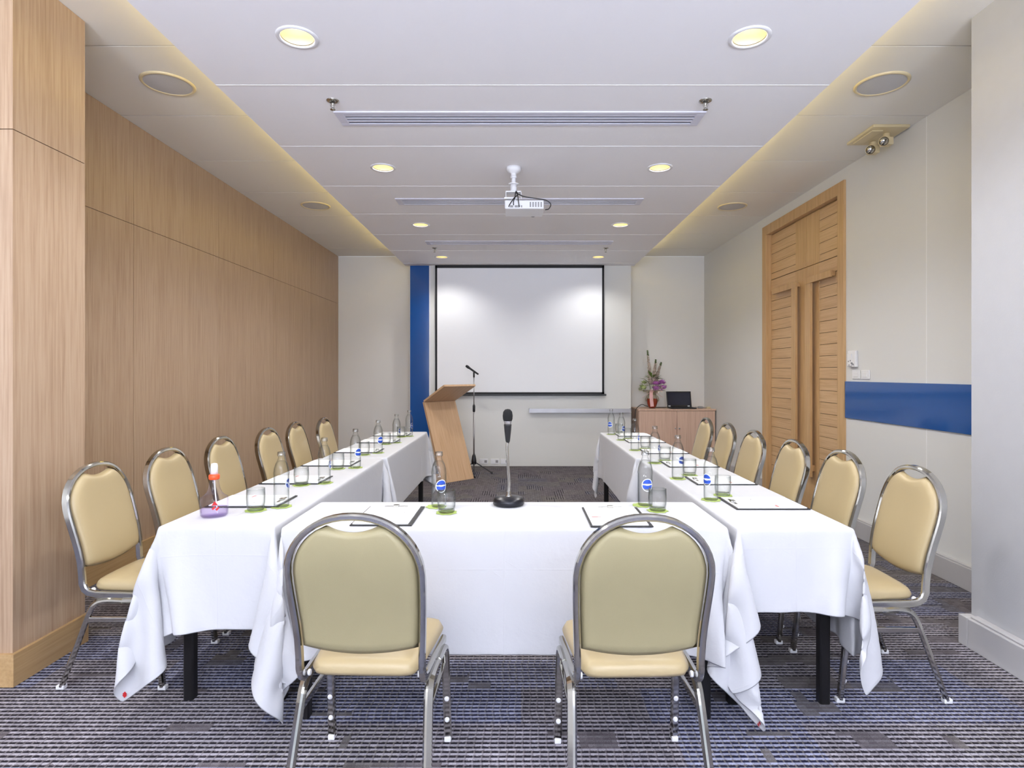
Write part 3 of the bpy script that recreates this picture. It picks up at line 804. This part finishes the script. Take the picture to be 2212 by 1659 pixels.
    uvl = me.uv_layers.new(name='UVMap'); uu = (UU-(U[0]+U[-1])/2).reshape(-1); vv = (VV-(V[0]+V[-1])/2).reshape(-1)
    li = np.zeros(len(me.loops), dtype=np.int32); me.loops.foreach_get('vertex_index', li)
    uvl.data.foreach_set('uv', np.stack([uu[li], vv[li]], 1).astype(np.float32).ravel())
    me.materials.append(M['cloth'])
    me.polygons.foreach_set('use_smooth', [True]*len(me.polygons)); me.update()
    o = bpy.data.objects.new('tablecloth', me); C.objects.link(o); o.location = cen
    sd = o.modifiers.new('so', 'SOLIDIFY'); sd.thickness = .002; sd.offset = 1
    sb = o.modifiers.new('su', 'SUBSURF'); sb.levels = 1; sb.render_levels = 1
    return o, P-cen
def tagpatch(o, P, i, j, si, sj):
    # small red sewn mark in the corner of the cloth
    a, b, c, d = P[i, j], P[i+si, j], P[i+si, j+sj], P[i, j+sj]
    n = np.cross(b-a, d-a); n /= np.linalg.norm(n)+1e-9
    bm = bmesh.new()
    def q(s, t): return (a*(1-s)*(1-t)+b*s*(1-t)+c*s*t+d*(1-s)*t)
    for sgn in (.004, -.004):
        ring = [bm.verts.new(tuple(q(.3+.22*s, .3+.16*t)+n*sgn)) for s, t in ((0, 0), (1, 0), (1, 1), (0, 1))]
        bm.faces.new(ring)
    mk('sewn_mark', bm, M['red'], o)
# order of corners: (sign x, sign y)
D = .7071
std = {(sx, sy): (sx*D, sy*D, .42) for sx in (-1, 1) for sy in (-1, 1)}
def ob(*keys, e=.010): return [TB[k]+(e,) for k in keys]
cd = dict(std); cd[(1, -1)] = (.15, -1, .35); cd[(1, 1)] = (1, 0, .3); cd[(-1, 1)] = (-1, 0, .3); cd[(-1, -1)] = (-.75, -.66, .45)
o, P = drape('left_near', (.47, .47, .385, .46), 3, ob('left_far', 'mid'), cd)
tag(o, 'white tablecloth on the near left-hand table, under the spray bottle', 'tablecloth', 'white tablecloths on the U of tables'); tagpatch(o, P, 0, 0, 2, 2)
cd = dict(std); cd[(1, -1)] = (1, 0, .3); cd[(-1, -1)] = (-1, 0, .3)
o, P = drape('left_far', (.45, .42, .44, .44), 5, ob('left_near', e=.012), cd, steps=100, iters=12)
tag(o, 'white tablecloth on the far left-hand table, ending beside the lectern', 'tablecloth', 'white tablecloths on the U of tables')
cd = dict(std); cd[(-1, -1)] = (-.1, -1, .35); cd[(1, 1)] = (1, 0, .3); cd[(-1, 1)] = (-1, 0, .3); cd[(1, -1)] = (.8, -.6, .45)
o, P = drape('right_near', (.47, .47, .31, .46), 8, ob('right_far', 'mid'), cd)
tag(o, 'white tablecloth on the near right-hand table, beside the front cross table', 'tablecloth', 'white tablecloths on the U of tables')
cd = dict(std); cd[(1, -1)] = (1, 0, .3); cd[(-1, -1)] = (-1, 0, .3)
o, P = drape('right_far', (.42, .45, .44, .42), 9, ob('right_near', e=.012), cd, steps=100, iters=12)
tag(o, 'white tablecloth on the far right-hand table, ending near the wooden cabinet', 'tablecloth', 'white tablecloths on the U of tables')
cd = dict(std); cd[(-1, -1)] = (.05, -1, .30); cd[(1, -1)] = (.35, -.93, .55); cd[(-1, 1)] = (0, 1, .3); cd[(1, 1)] = (0, 1, .3)
o, P = drape('mid', (.47, .47, .47, .42), 12, ob('left_near', 'right_near', e=.018), cd)
tag(o, 'white tablecloth on the front cross table, behind the two foreground chairs', 'tablecloth', 'white tablecloths on the U of tables')
tagpatch(o, P, P.shape[0]-1, 0, -2, 2)
TT = TOP+.0035

# ------------------------------------------------------------------ table ware
def bottle():
    o = thing('water_bottle', '', 'bottle', (0, 0, 0), 0, 'clear glass water bottles on the tables')
    prof = [(0, .002), (.028, 0), (.032, .004), (.0325, .02), (.0325, .140), (.0338, .144), (.0338, .150), (.0325, .154), (.031, .168), (.025, .188), (.0165, .205), (.0135, .214), (.0135, .222), (.0162, .223), (.0162, .230), (.0145, .231), (.0145, .238), (0, .239)]
    bm = bmesh.new(); lathe(bm, prof, 28, cap=False); mk('glass_body', bm, M['glass'], o)
    bm = bmesh.new(); lathe(bm, [(0, .007), (.0298, .007), (.0300, .02), (.0300, .140), (.029, .165), (.0235, .186), (.015, .200), (0, .200)], 24, cap=False); mk('water', bm, M['water'], o)
    bm = bmesh.new(); lathe(bm, [(.0166, .222), (.0170, .224), (.0165, .2405), (.0, .2415)], 24, cap=False); mk('cap', bm, M['clear_cap'], o)
    # round printed emblem wrapped on the glass
    def patch(bm, cx, cz, rx, rz, r, mi, hole=0.0, n=28, cond=None):
        m = 10; R = []
        for k in range(m+1):
            s = hole+(1-hole)*k/m
            R.append([bm.verts.new((r*math.sin((cx+s*rx*math.cos(2*PI*i/n))/r), -r*math.cos((cx+s*rx*math.cos(2*PI*i/n))/r), cz+s*rz*math.sin(2*PI*i/n))) for i in range(n)])
        for k in range(m):
            for i in range(n):
                s = hole+(1-hole)*(k+.5)/m; a = 2*PI*(i+.5)/n; zz = s*math.sin(a); xx = s*math.cos(a)
                if cond is None or cond(xx, zz):
                    f = bm.faces.new((R[k][i], R[k][(i+1) % n], R[k+1][(i+1) % n], R[k+1][i])); f.material_index = mi
    bm = bmesh.new(); patch(bm, 0, .094, .0265, .0285, .0330, 0, .88); mk('emblem_ring', bm, M['label_w'], o)
    bm = bmesh.new()
    patch(bm, 0, .094, .023, .025, .0331, 0, 0, cond=lambda x, z: z > .25 and abs(x) < .85)
    patch(bm, 0, .094, .023, .025, .0331, 0, 0, cond=lambda x, z: -.65 < z < -.12+.25*abs(x))
    patch(bm, 0, .094, .023, .025, .0331, 1, 0, cond=lambda x, z: -.05 < z < .2)
    mk('emblem', bm, [M['blueprint'], M['label_w']], o)
    return o
def tumbler():
    o = thing('drinking_glass', '', 'glass', (0, 0, 0), 0, 'clear tumblers on the tables')
    bm = bmesh.new(); lathe(bm, [(0, .0), (.031, 0), (.034, .004), (.0375, .03), (.0385, .055), (.037, .093), (.0355, .093), (.0368, .055), (.0355, .03), (.031, .014), (0, .012)], 28, cap=False); mk('bowl', bm, M['glass'], o)
    bm = bmesh.new(); lathe(bm, [(0, .002), (.030, .002), (.032, .012), (0, .0115)], 24, cap=False); mk('base', bm, M['glass_base'], o)
    return o
def coaster():
    bm = bmesh.new(); n = 48; top = []; bot = []
    for i in range(n):
        a = 2*PI*i/n; r = .043+.0035*math.cos(8*a)
        top.append(bm.verts.new((r*math.cos(a), r*math.sin(a), .0015))); bot.append(bm.verts.new((r*math.cos(a), r*math.sin(a), 0)))
    bm.faces.new(top); bm.faces.new(bot[::-1])
    for i in range(n): bm.faces.new((bot[i], bot[(i+1) % n], top[(i+1) % n], top[i]))
    o = mk('coaster', bm, M['lime']); return tag(o, '', 'coaster', 'lime green coasters')
def clipboard():
    # local: +Y towards the clip, .24 x .32
    o = thing('clipboard', '', 'clipboard', (0, 0, 0), 0, 'black clipboards with white paper')
    bm = bmesh.new(); bx(bm, (-.12, -.16, 0), (.12, .16, .004)); mk('board', bm, M['black'], o, bevel=.001)
    bm = bmesh.new(); bx(bm, (-.112, -.148, .004), (.104, .150, .0075)); pg = mk('paper', bm, M['paper'], o)
    bm = bmesh.new(); bx(bm, (-.100, -.035, .0076), (-.062, -.029, .0079)); bx(bm, (-.100, -.026, .0076), (-.075, -.023, .0079)); mk('printed_mark', bm, M['red'], pg)
    bm = bmesh.new(); lathe(bm, [(.003, .0076), (.003, .0079), (0, .0079)], 10, (.055, .03, 0)); mk('printed_dot', bm, M['black'], pg)
    bm = bmesh.new(); bx(bm, (-.05, .128, .0076), (.05, .139, .011)); bx(bm, (-.012, .124, .0076), (.012, .145, .016)); mk('clip', bm, M['chrome'], o, bevel=.001)
    return o
b0, g0, c_0, k0 = bottle(), tumbler(), coaster(), clipboard()
used = {}
def put(proto, key, loc, rz, lab):
    if key not in used:
        used[key] = 1; proto.location = loc; proto.rotation_euler = (0, 0, rz); proto['label'] = lab; return proto
    return dup(proto, loc, rz, lab)
ordn = ['nearest the camera', 'second from the camera', 'third from the camera', 'fourth from the camera', 'fifth from the camera', 'farthest from the camera']
BL = [(-1.044, 2.60), (-1.039, 3.16), (-1.013, 3.67), (-1.033, 4.35), (-1.03, 4.99), (-1.017, 5.5)]
GL = [(-1.126, 2.53), (-1.140, 3.10), (-1.11, 3.63), (-1.11, 4.25), (-1.096, 4.89), (-1.08, 5.44)]
BRt = [(.895, 2.74), (.89, 3.29), (.894, 3.86), (.89, 4.5), (.907, 5.19), (.893, 5.67)]
GR = [(.985, 2.84), (.988, 3.40), (.988, 3.97), (.99, 4.6), (.985, 5.3), (.985, 5.76)]
rotL = [2.2, 2.0, .95, .85, 2.1, 2.2]; rotR = [-1.0, 2.0, 1.55, 1.25, 2.1, -.6]
for side, B, G, R in (('left', BL, GL, rotL), ('right', BRt, GR, rotR)):
    for k in range(6):
        x, y = B[k]
        put(c_0, 'c', (x, y, TT), 0.3*k, 'lime green coaster under the water bottle on the %s-hand tables, %s' % (side, ordn[k]))
        put(b0, 'b', (x, y, TT+.0015), R[k], 'clear glass water bottle on the %s-hand tables, %s' % (side, ordn[k]))
        x, y = G[k]
        put(c_0, 'c', (x, y, TT), 0.2*k+.1, 'lime green coaster under the tumbler on the %s-hand tables, %s' % (side, ordn[k]))
        put(g0, 'g', (x, y, TT+.0015), 0, 'empty clear tumbler on the %s-hand tables, %s' % (side, ordn[k]))
KL = [2.70, 3.24, 3.84, 4.46, 5.08, 5.62]; KR = [2.66, 3.22, 3.80, 4.42, 5.10, 5.60]
for k in range(6):
    put(k0, 'k', (-1.215 if k < 3 else -1.20, KL[k], TT), -PI/2, 'black clipboard with paper on the left-hand tables, %s' % ordn[k])
    put(k0, 'k', (1.10 if k < 3 else 1.09, KR[k], TT), PI/2, 'black clipboard with paper on the right-hand tables, %s' % ordn[k])
put(k0, 'k', (-.53, 2.43, TT), 0, 'black clipboard with paper on the front cross table, left of the microphone')
put(k0, 'k', (.397, 2.412, TT), 0, 'black clipboard with paper on the front cross table, right of the microphone')
for side, (bx_, by_), (gx_, gy_), rr in (('left', (-.350, 2.60), (-.303, 2.49), .5), ('right', (.565, 2.625), (.596, 2.525), .12)):
    put(c_0, 'c', (bx_-.012, by_, TT), .2, 'lime green coaster under the water bottle %s of the table microphone' % side)
    put(b0, 'b', (bx_, by_, TT+.0015), rr, 'clear glass water bottle %s of the table microphone' % side)
    put(c_0, 'c', (gx_, gy_, TT), .5, 'lime green coaster under the tumbler %s of the table microphone' % side)
    put(g0, 'g', (gx_, gy_, TT+.0015), 0, 'empty clear tumbler %s of the table microphone' % side)

# spray bottle
o = thing('spray_bottle', 'lilac transparent bottle with orange collar and white nozzle on left table', 'bottle', (-1.255, 2.435, TT), .5)
bm = bmesh.new(); lathe(bm, [(0, 0), (.046, 0), (.052, .006), (.053, .02), (.053, .068), (.051, .078), (.040, .085), (.030, .095), (.022, .115), (.017, .145), (.016, .158)], 32, cap=False); mk('bottle_body', bm, M['spray'], o)
bm = bmesh.new(); lathe(bm, [(0, .004), (.048, .005), (.050, .02), (.050, .034), (0, .034)], 28, cap=False); mk('liquid', bm, M['lilac'], o)
bm = bmesh.new(); lathe(bm, [(.019, .150), (.021, .153), (.021, .168), (.016, .172), (.0, .172)], 24); mk('collar', bm, M['orange'], o)
bm = bmesh.new(); lathe(bm, [(.014, .17), (.0135, .205), (.011, .215), (0, .218)], 20); mk('nozzle_cap', bm, M['white_pl'], o)
bm = bmesh.new(); sweep(bm, [(0, 0, .16), (.004, 0, .09), (.012, -.004, .01)], circ(.0025, 8), up=(1, 0, 0)); mk('dip_tube', bm, M['white_pl'], o)
bm = bmesh.new()
def cpoly(pts, r=.0537):
    vs = [bm.verts.new((r*math.sin(x/r), -r*math.cos(x/r), z)) for x, z in pts]; bm.faces.new(vs)
cpoly([(-.012, .052), (.012, .052), (.0, .070)]); cpoly([(-.012, .040), (0, .050), (.004, .044), (-.006, .034)]); cpoly([(.002, .036), (.014, .046), (.018, .040), (.008, .030)])
mk('printed_mark', bm, M['red'], o)

# gooseneck microphone on cross table
o = thing('table_microphone', 'black microphone on a chrome gooseneck with a round black base on the front table', 'microphone', (-.043, 2.64, TT))
bm = bmesh.new(); lathe(bm, [(0, 0), (.064, 0), (.070, .006), (.070, .022), (.062, .032), (.02, .038), (0, .038)], 40); mk('base', bm, M['black_metal'], o)
bm = bmesh.new(); lathe(bm, [(.016, .036), (.014, .042), (.009, .045), (.009, .06)], 20)
sweep(bm, bez([(0, 0, .05), (.002, 0, .10), (-.004, 0, .19), (-.007, 0, .25), (-.004, 0, .29)], 8), circ(.0065, 10), smooth=True); mk('gooseneck', bm, M['chrome'], o)
mt = Matrix.Translation((-.004, 0, .285)) @ Matrix.Rotation(math.radians(6), 4, 'X')
bm = bmesh.new(); lathe(bm, [(.006, -.01), (.010, 0), (.015, .045), (.017, .07), (.017, .075), (.0, .075)], 22, mtx=mt); mk('clip_holder', bm, M['black'], o)
bm = bmesh.new(); lathe(bm, [(.014, .075), (.016, .08), (.0165, .086), (.019, .09), (.019, .093), (.0, .093)], 22, mtx=mt); mk('collar', bm, M['steel'], o)
bm = bmesh.new(); lathe(bm, [(.019, .092), (.0215, .10), (.0225, .115), (.020, .132), (.012, .142), (0, .145)], 26, mtx=mt, cap=False); mk('windscreen', bm, plain('black_foam', (.008, .008, .009), .9, bmp=.6, bscale=900), o)

# ------------------------------------------------------------------ lectern
def prism4(bm, pts, nrm, th, mi=0):
    n = Vector(nrm).normalized()*th
    A = [bm.verts.new(Vector(p)) for p in pts]; B = [bm.verts.new(Vector(p)+n) for p in pts]
    k = len(pts)
    for f in ([A[i] for i in range(k)][::-1], B): q = bm.faces.new(f); q.material_index = mi
    for i in range(k):
        q = bm.faces.new((A[i], A[(i+1) % k], B[(i+1) % k], B[i])); q.material_index = mi
ax = Vector((.722, .692, 0)).normalized(); nr = Vector((.692, -.722, 0)).normalized()
BLc = Vector((-.915, 7.14, 0)); Wd = .49
o = thing('lectern', 'leaning wooden lectern with a slanted top standing before the blue strip', 'lectern', BLc+ax*Wd/2)
bp = -ax*Wd/2
lh = (-nr*.385+Vector((0, 0, .97))).normalized(); lu = (nr*.43+Vector((0, 0, .205))).normalized()
M['wood_lect'] = wood('lectern_veneer_front', srgb(206, 170, 134), srgb(188, 150, 114), srgb(216, 183, 148), 'Z', .4, (tuple(ax), tuple(ax.cross(lh)), tuple(lh)))
M['wood_desk'] = wood('lectern_veneer_desk', srgb(206, 170, 134), srgb(188, 150, 114), srgb(216, 183, 148), 'Z', .4, (tuple(ax), tuple(ax.cross(lu)), tuple(lu)))
lean = -nr*.385
bot_a, bot_b = bp, bp+ax*Wd
top_a, top_b = bot_a+lean+Vector((0, 0, .97)), bot_b+lean+Vector((0, 0, .97))
bm = bmesh.new(); prism4(bm, [bot_a, bot_b, top_b, top_a], -nr, .04); mk('front_panel', bm, M['wood_lect'], o, bevel=.002)
up = nr*.43+Vector((0, 0, .205)); un = Vector((0, 0, 1))*.9-nr*.43
bm = bmesh.new(); ta, tb = top_a-nr*.01, top_b-nr*.01
prism4(bm, [ta, tb, tb+up, ta+up], un, .025); mk('desk_board', bm, M['wood_desk'], o, bevel=.002)
bm = bmesh.new(); bb = bot_a-nr*.385
prism4(bm, [bot_a-nr*.02, bot_b-nr*.02, bot_b-nr*.46, bot_a-nr*.46], (0, 0, 1), .03); mk('foot_board', bm, M['wood_lect'], o, bevel=.002)

# microphone stand behind the lectern
o = thing('microphone_stand', 'black tripod microphone stand with steel pole behind the lectern', 'microphone stand', (-.59, 7.85, 0))
bm = bmesh.new(); lathe(bm, [(.010, .1), (.010, .86)], 14); mk('lower_pole', bm, M['steel'], o)
bm = bmesh.new(); lathe(bm, [(.0065, .86), (.0065, 1.30)], 12); mk('upper_pole', bm, M['steel'], o)
bm = bmesh.new(); lathe(bm, [(.012, .82), (.017, .83), (.017, .90), (.01, .92)], 16); mk('clutch', bm, M['black'], o)
bm = bmesh.new(); lathe(bm, [(.012, .26), (.022, .24), (.034, .17), (.034, .13), (.012, .12)], 18); mk('hub', bm, M['black'], o)
for a in (-.75, -1.9-.2, 1.6):
    dx_, dy_ = math.cos(a), math.sin(a)
    if a == -.75: dx_, dy_ = .24, -.02
    elif a == 1.6: dx_, dy_ = -.14, .20
    else: dx_, dy_ = .03, -.32
    bm = bmesh.new(); sweep(bm, [(dx_*.08, dy_*.08, .15), (dx_, dy_, .015)], circ(.007, 8)); lg = mk('leg', bm, M['black'], o)
    bm = bmesh.new(); sweep(bm, [(dx_*.94, dy_*.94, .022), (dx_*1.05, dy_*1.05, .012)], circ(.012, 8)); mk('foot', bm, M['black'], lg)
o = thing('handheld_microphone', 'slim black microphone tilted on top of the tripod stand', 'microphone', (-.59, 7.85, 1.30))
mt = Matrix.Translation((0.06, 0, .02)) @ Matrix.Rotation(math.radians(-55), 4, 'Y')
bm = bmesh.new(); lathe(bm, [(.008, 0), (.011, .004), (.014, .14), (.016, .15)], 16, mtx=mt); mk('body', bm, M['black'], o)
bm = bmesh.new(); lathe(bm, [(.016, .15), (.018, .16), (.019, .18), (.016, .20), (0, .207)], 16, mtx=mt, cap=False); mk('grille_head', bm, M['black_metal'], o)
bm = bmesh.new(); lathe(bm, [(.011, -.02), (.012, .05)], 12); mk('clip', bm, M['black'], o)

# ------------------------------------------------------------------ cabinet and what stands on it
cz = .83
o = thing('cabinet', 'low wooden cabinet in the back right corner', 'cabinet', (2.235, 8.57, 0))
bm = bmesh.new(); bx(bm, (-.535, -.25, .04), (.535, .275, cz-.022)); mk('body', bm, M['wood_cab'], o)
bm = bmesh.new(); bx(bm, (-.545, -.275, cz-.022), (.545, .275, cz)); mk('top', bm, M['wood_cab'], o, bevel=.002)
bm = bmesh.new(); bx(bm, (-.51, -.22, 0), (.51, .26, .04)); mk('plinth', bm, M['gap'], o)
for k, (a, b) in enumerate(((-.535, -.002), (.002, .535))):
    bm = bmesh.new(); bx(bm, (a, -.27, .05), (b, -.251, cz-.026)); dd = mk('door', bm, M['wood_cab'], o, bevel=.0015)
    if k == 1: bm = bmesh.new(); lathe(bm, [(.01, 0), (.012, .012), (0, .014)], 12, mtx=Matrix.Translation((.03, -.27, .56)) @ Matrix.Rotation(PI/2, 4, 'X')); mk('lock_knob', bm, M['steel'], dd)
    else: bm = bmesh.new(); lathe(bm, [(.008, 0), (.01, .010), (0, .012)], 12, mtx=Matrix.Translation((-.025, -.27, .56)) @ Matrix.Rotation(PI/2, 4, 'X')); mk('knob', bm, M['steel'], dd)

vx, vy = 1.93, 8.50
o = thing('flower_vase', 'red amber glass vase of pink and purple flowers on the cabinet', 'flower vase', (vx, vy, cz))
bm = bmesh.new(); lathe(bm, [(0, .002), (.045, 0), (.06, .03), (.078, .09), (.08, .12), (.06, .17), (.045, .20), (.06, .24), (.058, .24), (.043, .20)], 28, cap=False); mk('vase', bm, M['glass'], o)
bm = bmesh.new(); lathe(bm, [(.04, .006), (.056, .03), (.0745, .09), (.0765, .12), (.070, .14), (.0, .14)], 28); mk('filling', bm, plain('red_gel', srgb(158, 52, 22), .3), o)
bm = bmesh.new(); sweep(bm, bez([(-.02, -.088, .03), (-.03, -.09, .12), (-.03, -.07, .22), (-.01, -.06, .27)], 5), rrect(.05, .004, .001), up=(0, 1, 0)); sweep(bm, bez([(-.03, -.06, .24), (-.08, -.05, .21), (-.15, -.03, .16)], 5), rrect(.02, .003, .001), up=(0, 0, 1)); sweep(bm, bez([(-.02, -.06, .25), (.05, -.06, .22), (.14, -.05, .16)], 5), rrect(.02, .003, .001), up=(0, 0, 1)); mk('ribbon', bm, M['ribbon'], o)
bm = bmesh.new(); lathe(bm, [(.05, .19), (.075, .225), (.12, .25), (.17, .262), (.19, .258)], 28, cap=False); lathe(bm, [(.093, .10), (.098, .13), (.085, .17), (.055, .20)], 28, cap=False); mk('gauze', bm, M['gauze'], o)
def petal(bm, p, d, L, w, mi=0, curl=.2):
    d = Vector(d).normalized(); s = d.cross(Vector((0, 0, 1)));
    if s.length < .05: s = Vector((1, 0, 0))
    s.normalize(); u = s.cross(d)
    p = Vector(p)
    v = [p, p+d*L*.5+s*w/2+u*curl*L*.3, p+d*L-u*curl*L*.3, p+d*L*.5-s*w/2+u*curl*L*.3, p+d*L*.5+u*curl*L*.15]
    vs = [bm.verts.new(q) for q in v]
    for f in ((0, 1, 4), (1, 2, 4), (2, 3, 4), (3, 0, 4)):
        q = bm.faces.new([vs[i] for i in f]); q.material_index = mi; q.smooth = True
rnd = random.Random(4)
for sx, sy, top, lean_ in ((-.05, 0, .83, -.02), (.03, -.02, .70, .02), (.09, .02, .66, .05)):
    bm = bmesh.new()
    pts = bez([(sx*.3, sy, .2), (sx*.8, sy, .4), (sx+lean_, sy, top)], 10)
    sweep(bm, pts, circ(.004, 6), up=(1, 0, 0), mi=1)
    N = 84
    for k in range(N):
        tt = k/N; z = .34+(top-.34)*tt; i = min(len(pts)-1, int((z-.2)/(top-.2)*(len(pts)-1))); p = pts[i].copy(); p.z = z
        a = k*2.4; sz = .058*(1-tt*.62)
        for q in range(3):
            petal(bm, p, (math.cos(a+q*.5-.5), math.sin(a+q*.5-.5), rnd.uniform(.1, .8)), sz, sz*.95, 0 if tt < .84 else 1)
    mk('flower_spike', bm, [M['pink'], M['leaf']], o)
for k in range(16):
    bm = bmesh.new(); a = k*2.4; r = rnd.uniform(.02, .05)
    petal(bm, (math.cos(a)*r, math.sin(a)*r, rnd.uniform(.27, .45)), (math.cos(a), math.sin(a)*.7, rnd.uniform(-.1, .9)), rnd.uniform(.10, .17), .055, 0, .3)
    mk('leaf', bm, M['leaf'] if k % 3 else M['leaf_pale'], o)
for c, n_, m_, R_ in (((.13, -.05, .34), 60, 'purple', .08), ((.04, -.08, .33), 60, 'purple', .075), ((.09, -.09, .28), 40, 'pink', .06), ((-.13, -.04, .34), 40, 'leaf_pale', .07), ((-.15, -.03, .29), 36, 'leaf_pale', .06)):
    bm = bmesh.new()
    for k in range(n_):
        v = Vector((rnd.gauss(0, 1), rnd.gauss(0, 1), rnd.gauss(0, 1))).normalized()
        petal(bm, Vector(c)+v*R_*.35, v, R_*.7, R_*.7)
    mk('flower_cluster', bm, M[m_], o)

o = thing('laptop', 'small black laptop with silver edge open on the cabinet', 'laptop', (2.34, 8.45, cz))
bm = bmesh.new(); bx(bm, (-.18, -.125, 0), (.18, .115, .018)); bs = mk('base', bm, M['black'], o, bevel=.004)
bm = bmesh.new(); bx(bm, (-.16, -.02, .018), (.16, .10, .021)); mk('keyboard', bm, M['black_metal'], bs)
R = Matrix.Translation((0, .112, .016)) @ Matrix.Rotation(math.radians(-14), 4, 'X')
bm = bmesh.new(); bx(bm, (-.18, 0, 0), (.18, .010, .232), mtx=R); ld = mk('lid', bm, M['steel'], o, bevel=.003)
bm = bmesh.new(); bx(bm, (-.177, -.002, .002), (.177, .0005, .229), mtx=R); mk('bezel', bm, M['black'], ld)
bm = bmesh.new(); bx(bm, (-.162, -.0035, .028), (.162, -.0015, .213), mtx=R); mk('display', bm, M['lcd'], ld)
for s in (-.145, .135):
    bm = bmesh.new(); bx(bm, (s-.016, -.004, .008), (s+.016, -.001, .02), mtx=R); mk('sticker', bm, M['label_w'], ld)

o = thing('cable_bundle', 'small loose coil of cable with grey adapter on the cabinet right of the laptop', 'cable', (2.65, 8.48, cz))
bm = bmesh.new(); sweep(bm, bez([(-.09+.06*k/6+.05*math.cos(k*1.1), .03*math.sin(k*1.1), .01+.004*(k % 3)) for k in range(16)], 5), circ(.004, 6), smooth=True); mk('cable', bm, M['grey'], o)
bm = bmesh.new(); bx(bm, (-.06, -.02, 0), (.0, .03, .03)); mk('adapter', bm, M['steel'], o, bevel=.005)
bm = bmesh.new(); bx(bm, (.05, -.02, 0), (.11, .03, .022)); mk('plug', bm, M['cream_lamp'], o, bevel=.005)
bm = bmesh.new()
sweep(bm, bez([(2.15, 8.55, cz+.012), (2.05, 8.62, cz+.008), (1.95, 8.66, cz+.008), (1.86, 8.6, cz+.03), (1.78, 8.5, cz+.055), (1.70, 8.44, cz+.01), (1.672, 8.42, cz-.06), (1.665, 8.42, .5), (1.67, 8.42, .15), (1.68, 8.40, .02)], 8), circ(.005, 8), smooth=True)
tag(mk('power_cable', bm, M['black']), 'thin dark cable running over the cabinet and down its left side', 'cable')

# ------------------------------------------------------------------ lights
def area(name, loc, rot, sx, sy, e, col, spread=None):
    l = bpy.data.lights.new(name, 'AREA'); l.shape = 'RECTANGLE'; l.size = sx; l.size_y = sy; l.energy = e; l.color = col
    if spread: l.spread = spread
    o = bpy.data.objects.new(name, l); C.objects.link(o); o.location = loc; o.rotation_euler = rot; return o
FILL_COL = (.80, .865, 1.0)
for i, (a, b) in enumerate(W):
    area('ceiling_fill', ((a+b)/2, YR+.02, (z0+z1)/2), (math.radians(90+80), 0, 0), b-a, z1-z0, 350, FILL_COL)  # added fill lamps at the rear openings, aimed up to brighten the ceiling
for x, y in DL:
    l = bpy.data.lights.new('downlight_lamp', 'SPOT'); l.energy = {2.71: 46, 4.43: 44, 6.13: 44, 7.83: 23}.get(y, 26); l.color = (.97, .95, .91); l.spot_size = math.radians(136 if y > 7 else 150); l.spot_blend = .7; l.shadow_soft_size = .05
    o = bpy.data.objects.new('downlight_lamp', l); C.objects.link(o); o.location = (x, y, ZD-.012)
for x in (DX0+.06, DX1-.06):
    yy0, yy1 = 1.0, YM-.1
    area('cove_lamp', (x, (yy0+yy1)/2, ZD+.06), (PI, 0, 0), .05, yy1-yy0, 16, (1, .78, .25))
wd = bpy.data.worlds.new('World'); S.world = wd; wd.use_nodes = True
wd.node_tree.nodes['Background'].inputs[0].default_value = (.75, .85, 1, 1); wd.node_tree.nodes['Background'].inputs[1].default_value = 1.0

# ------------------------------------------------------------------ camera
cam = bpy.data.cameras.new('camera'); co = bpy.data.objects.new('camera', cam); C.objects.link(co)
cam.sensor_width = 36; cam.lens = 1274/2212*36; cam.shift_x = -13.5/2212; cam.shift_y = -23.5/2212
co.location = (0, 0, H); co.rotation_euler = (PI/2, 0, 0); cam.clip_start = .05
S.camera = co
S.cycles.transparent_max_bounces = 48
S.view_settings.view_transform = 'Standard'; S.view_settings.look = 'None'; S.view_settings.gamma = 1; S.view_settings.exposure = 0.40
S.view_settings.use_curve_mapping = False
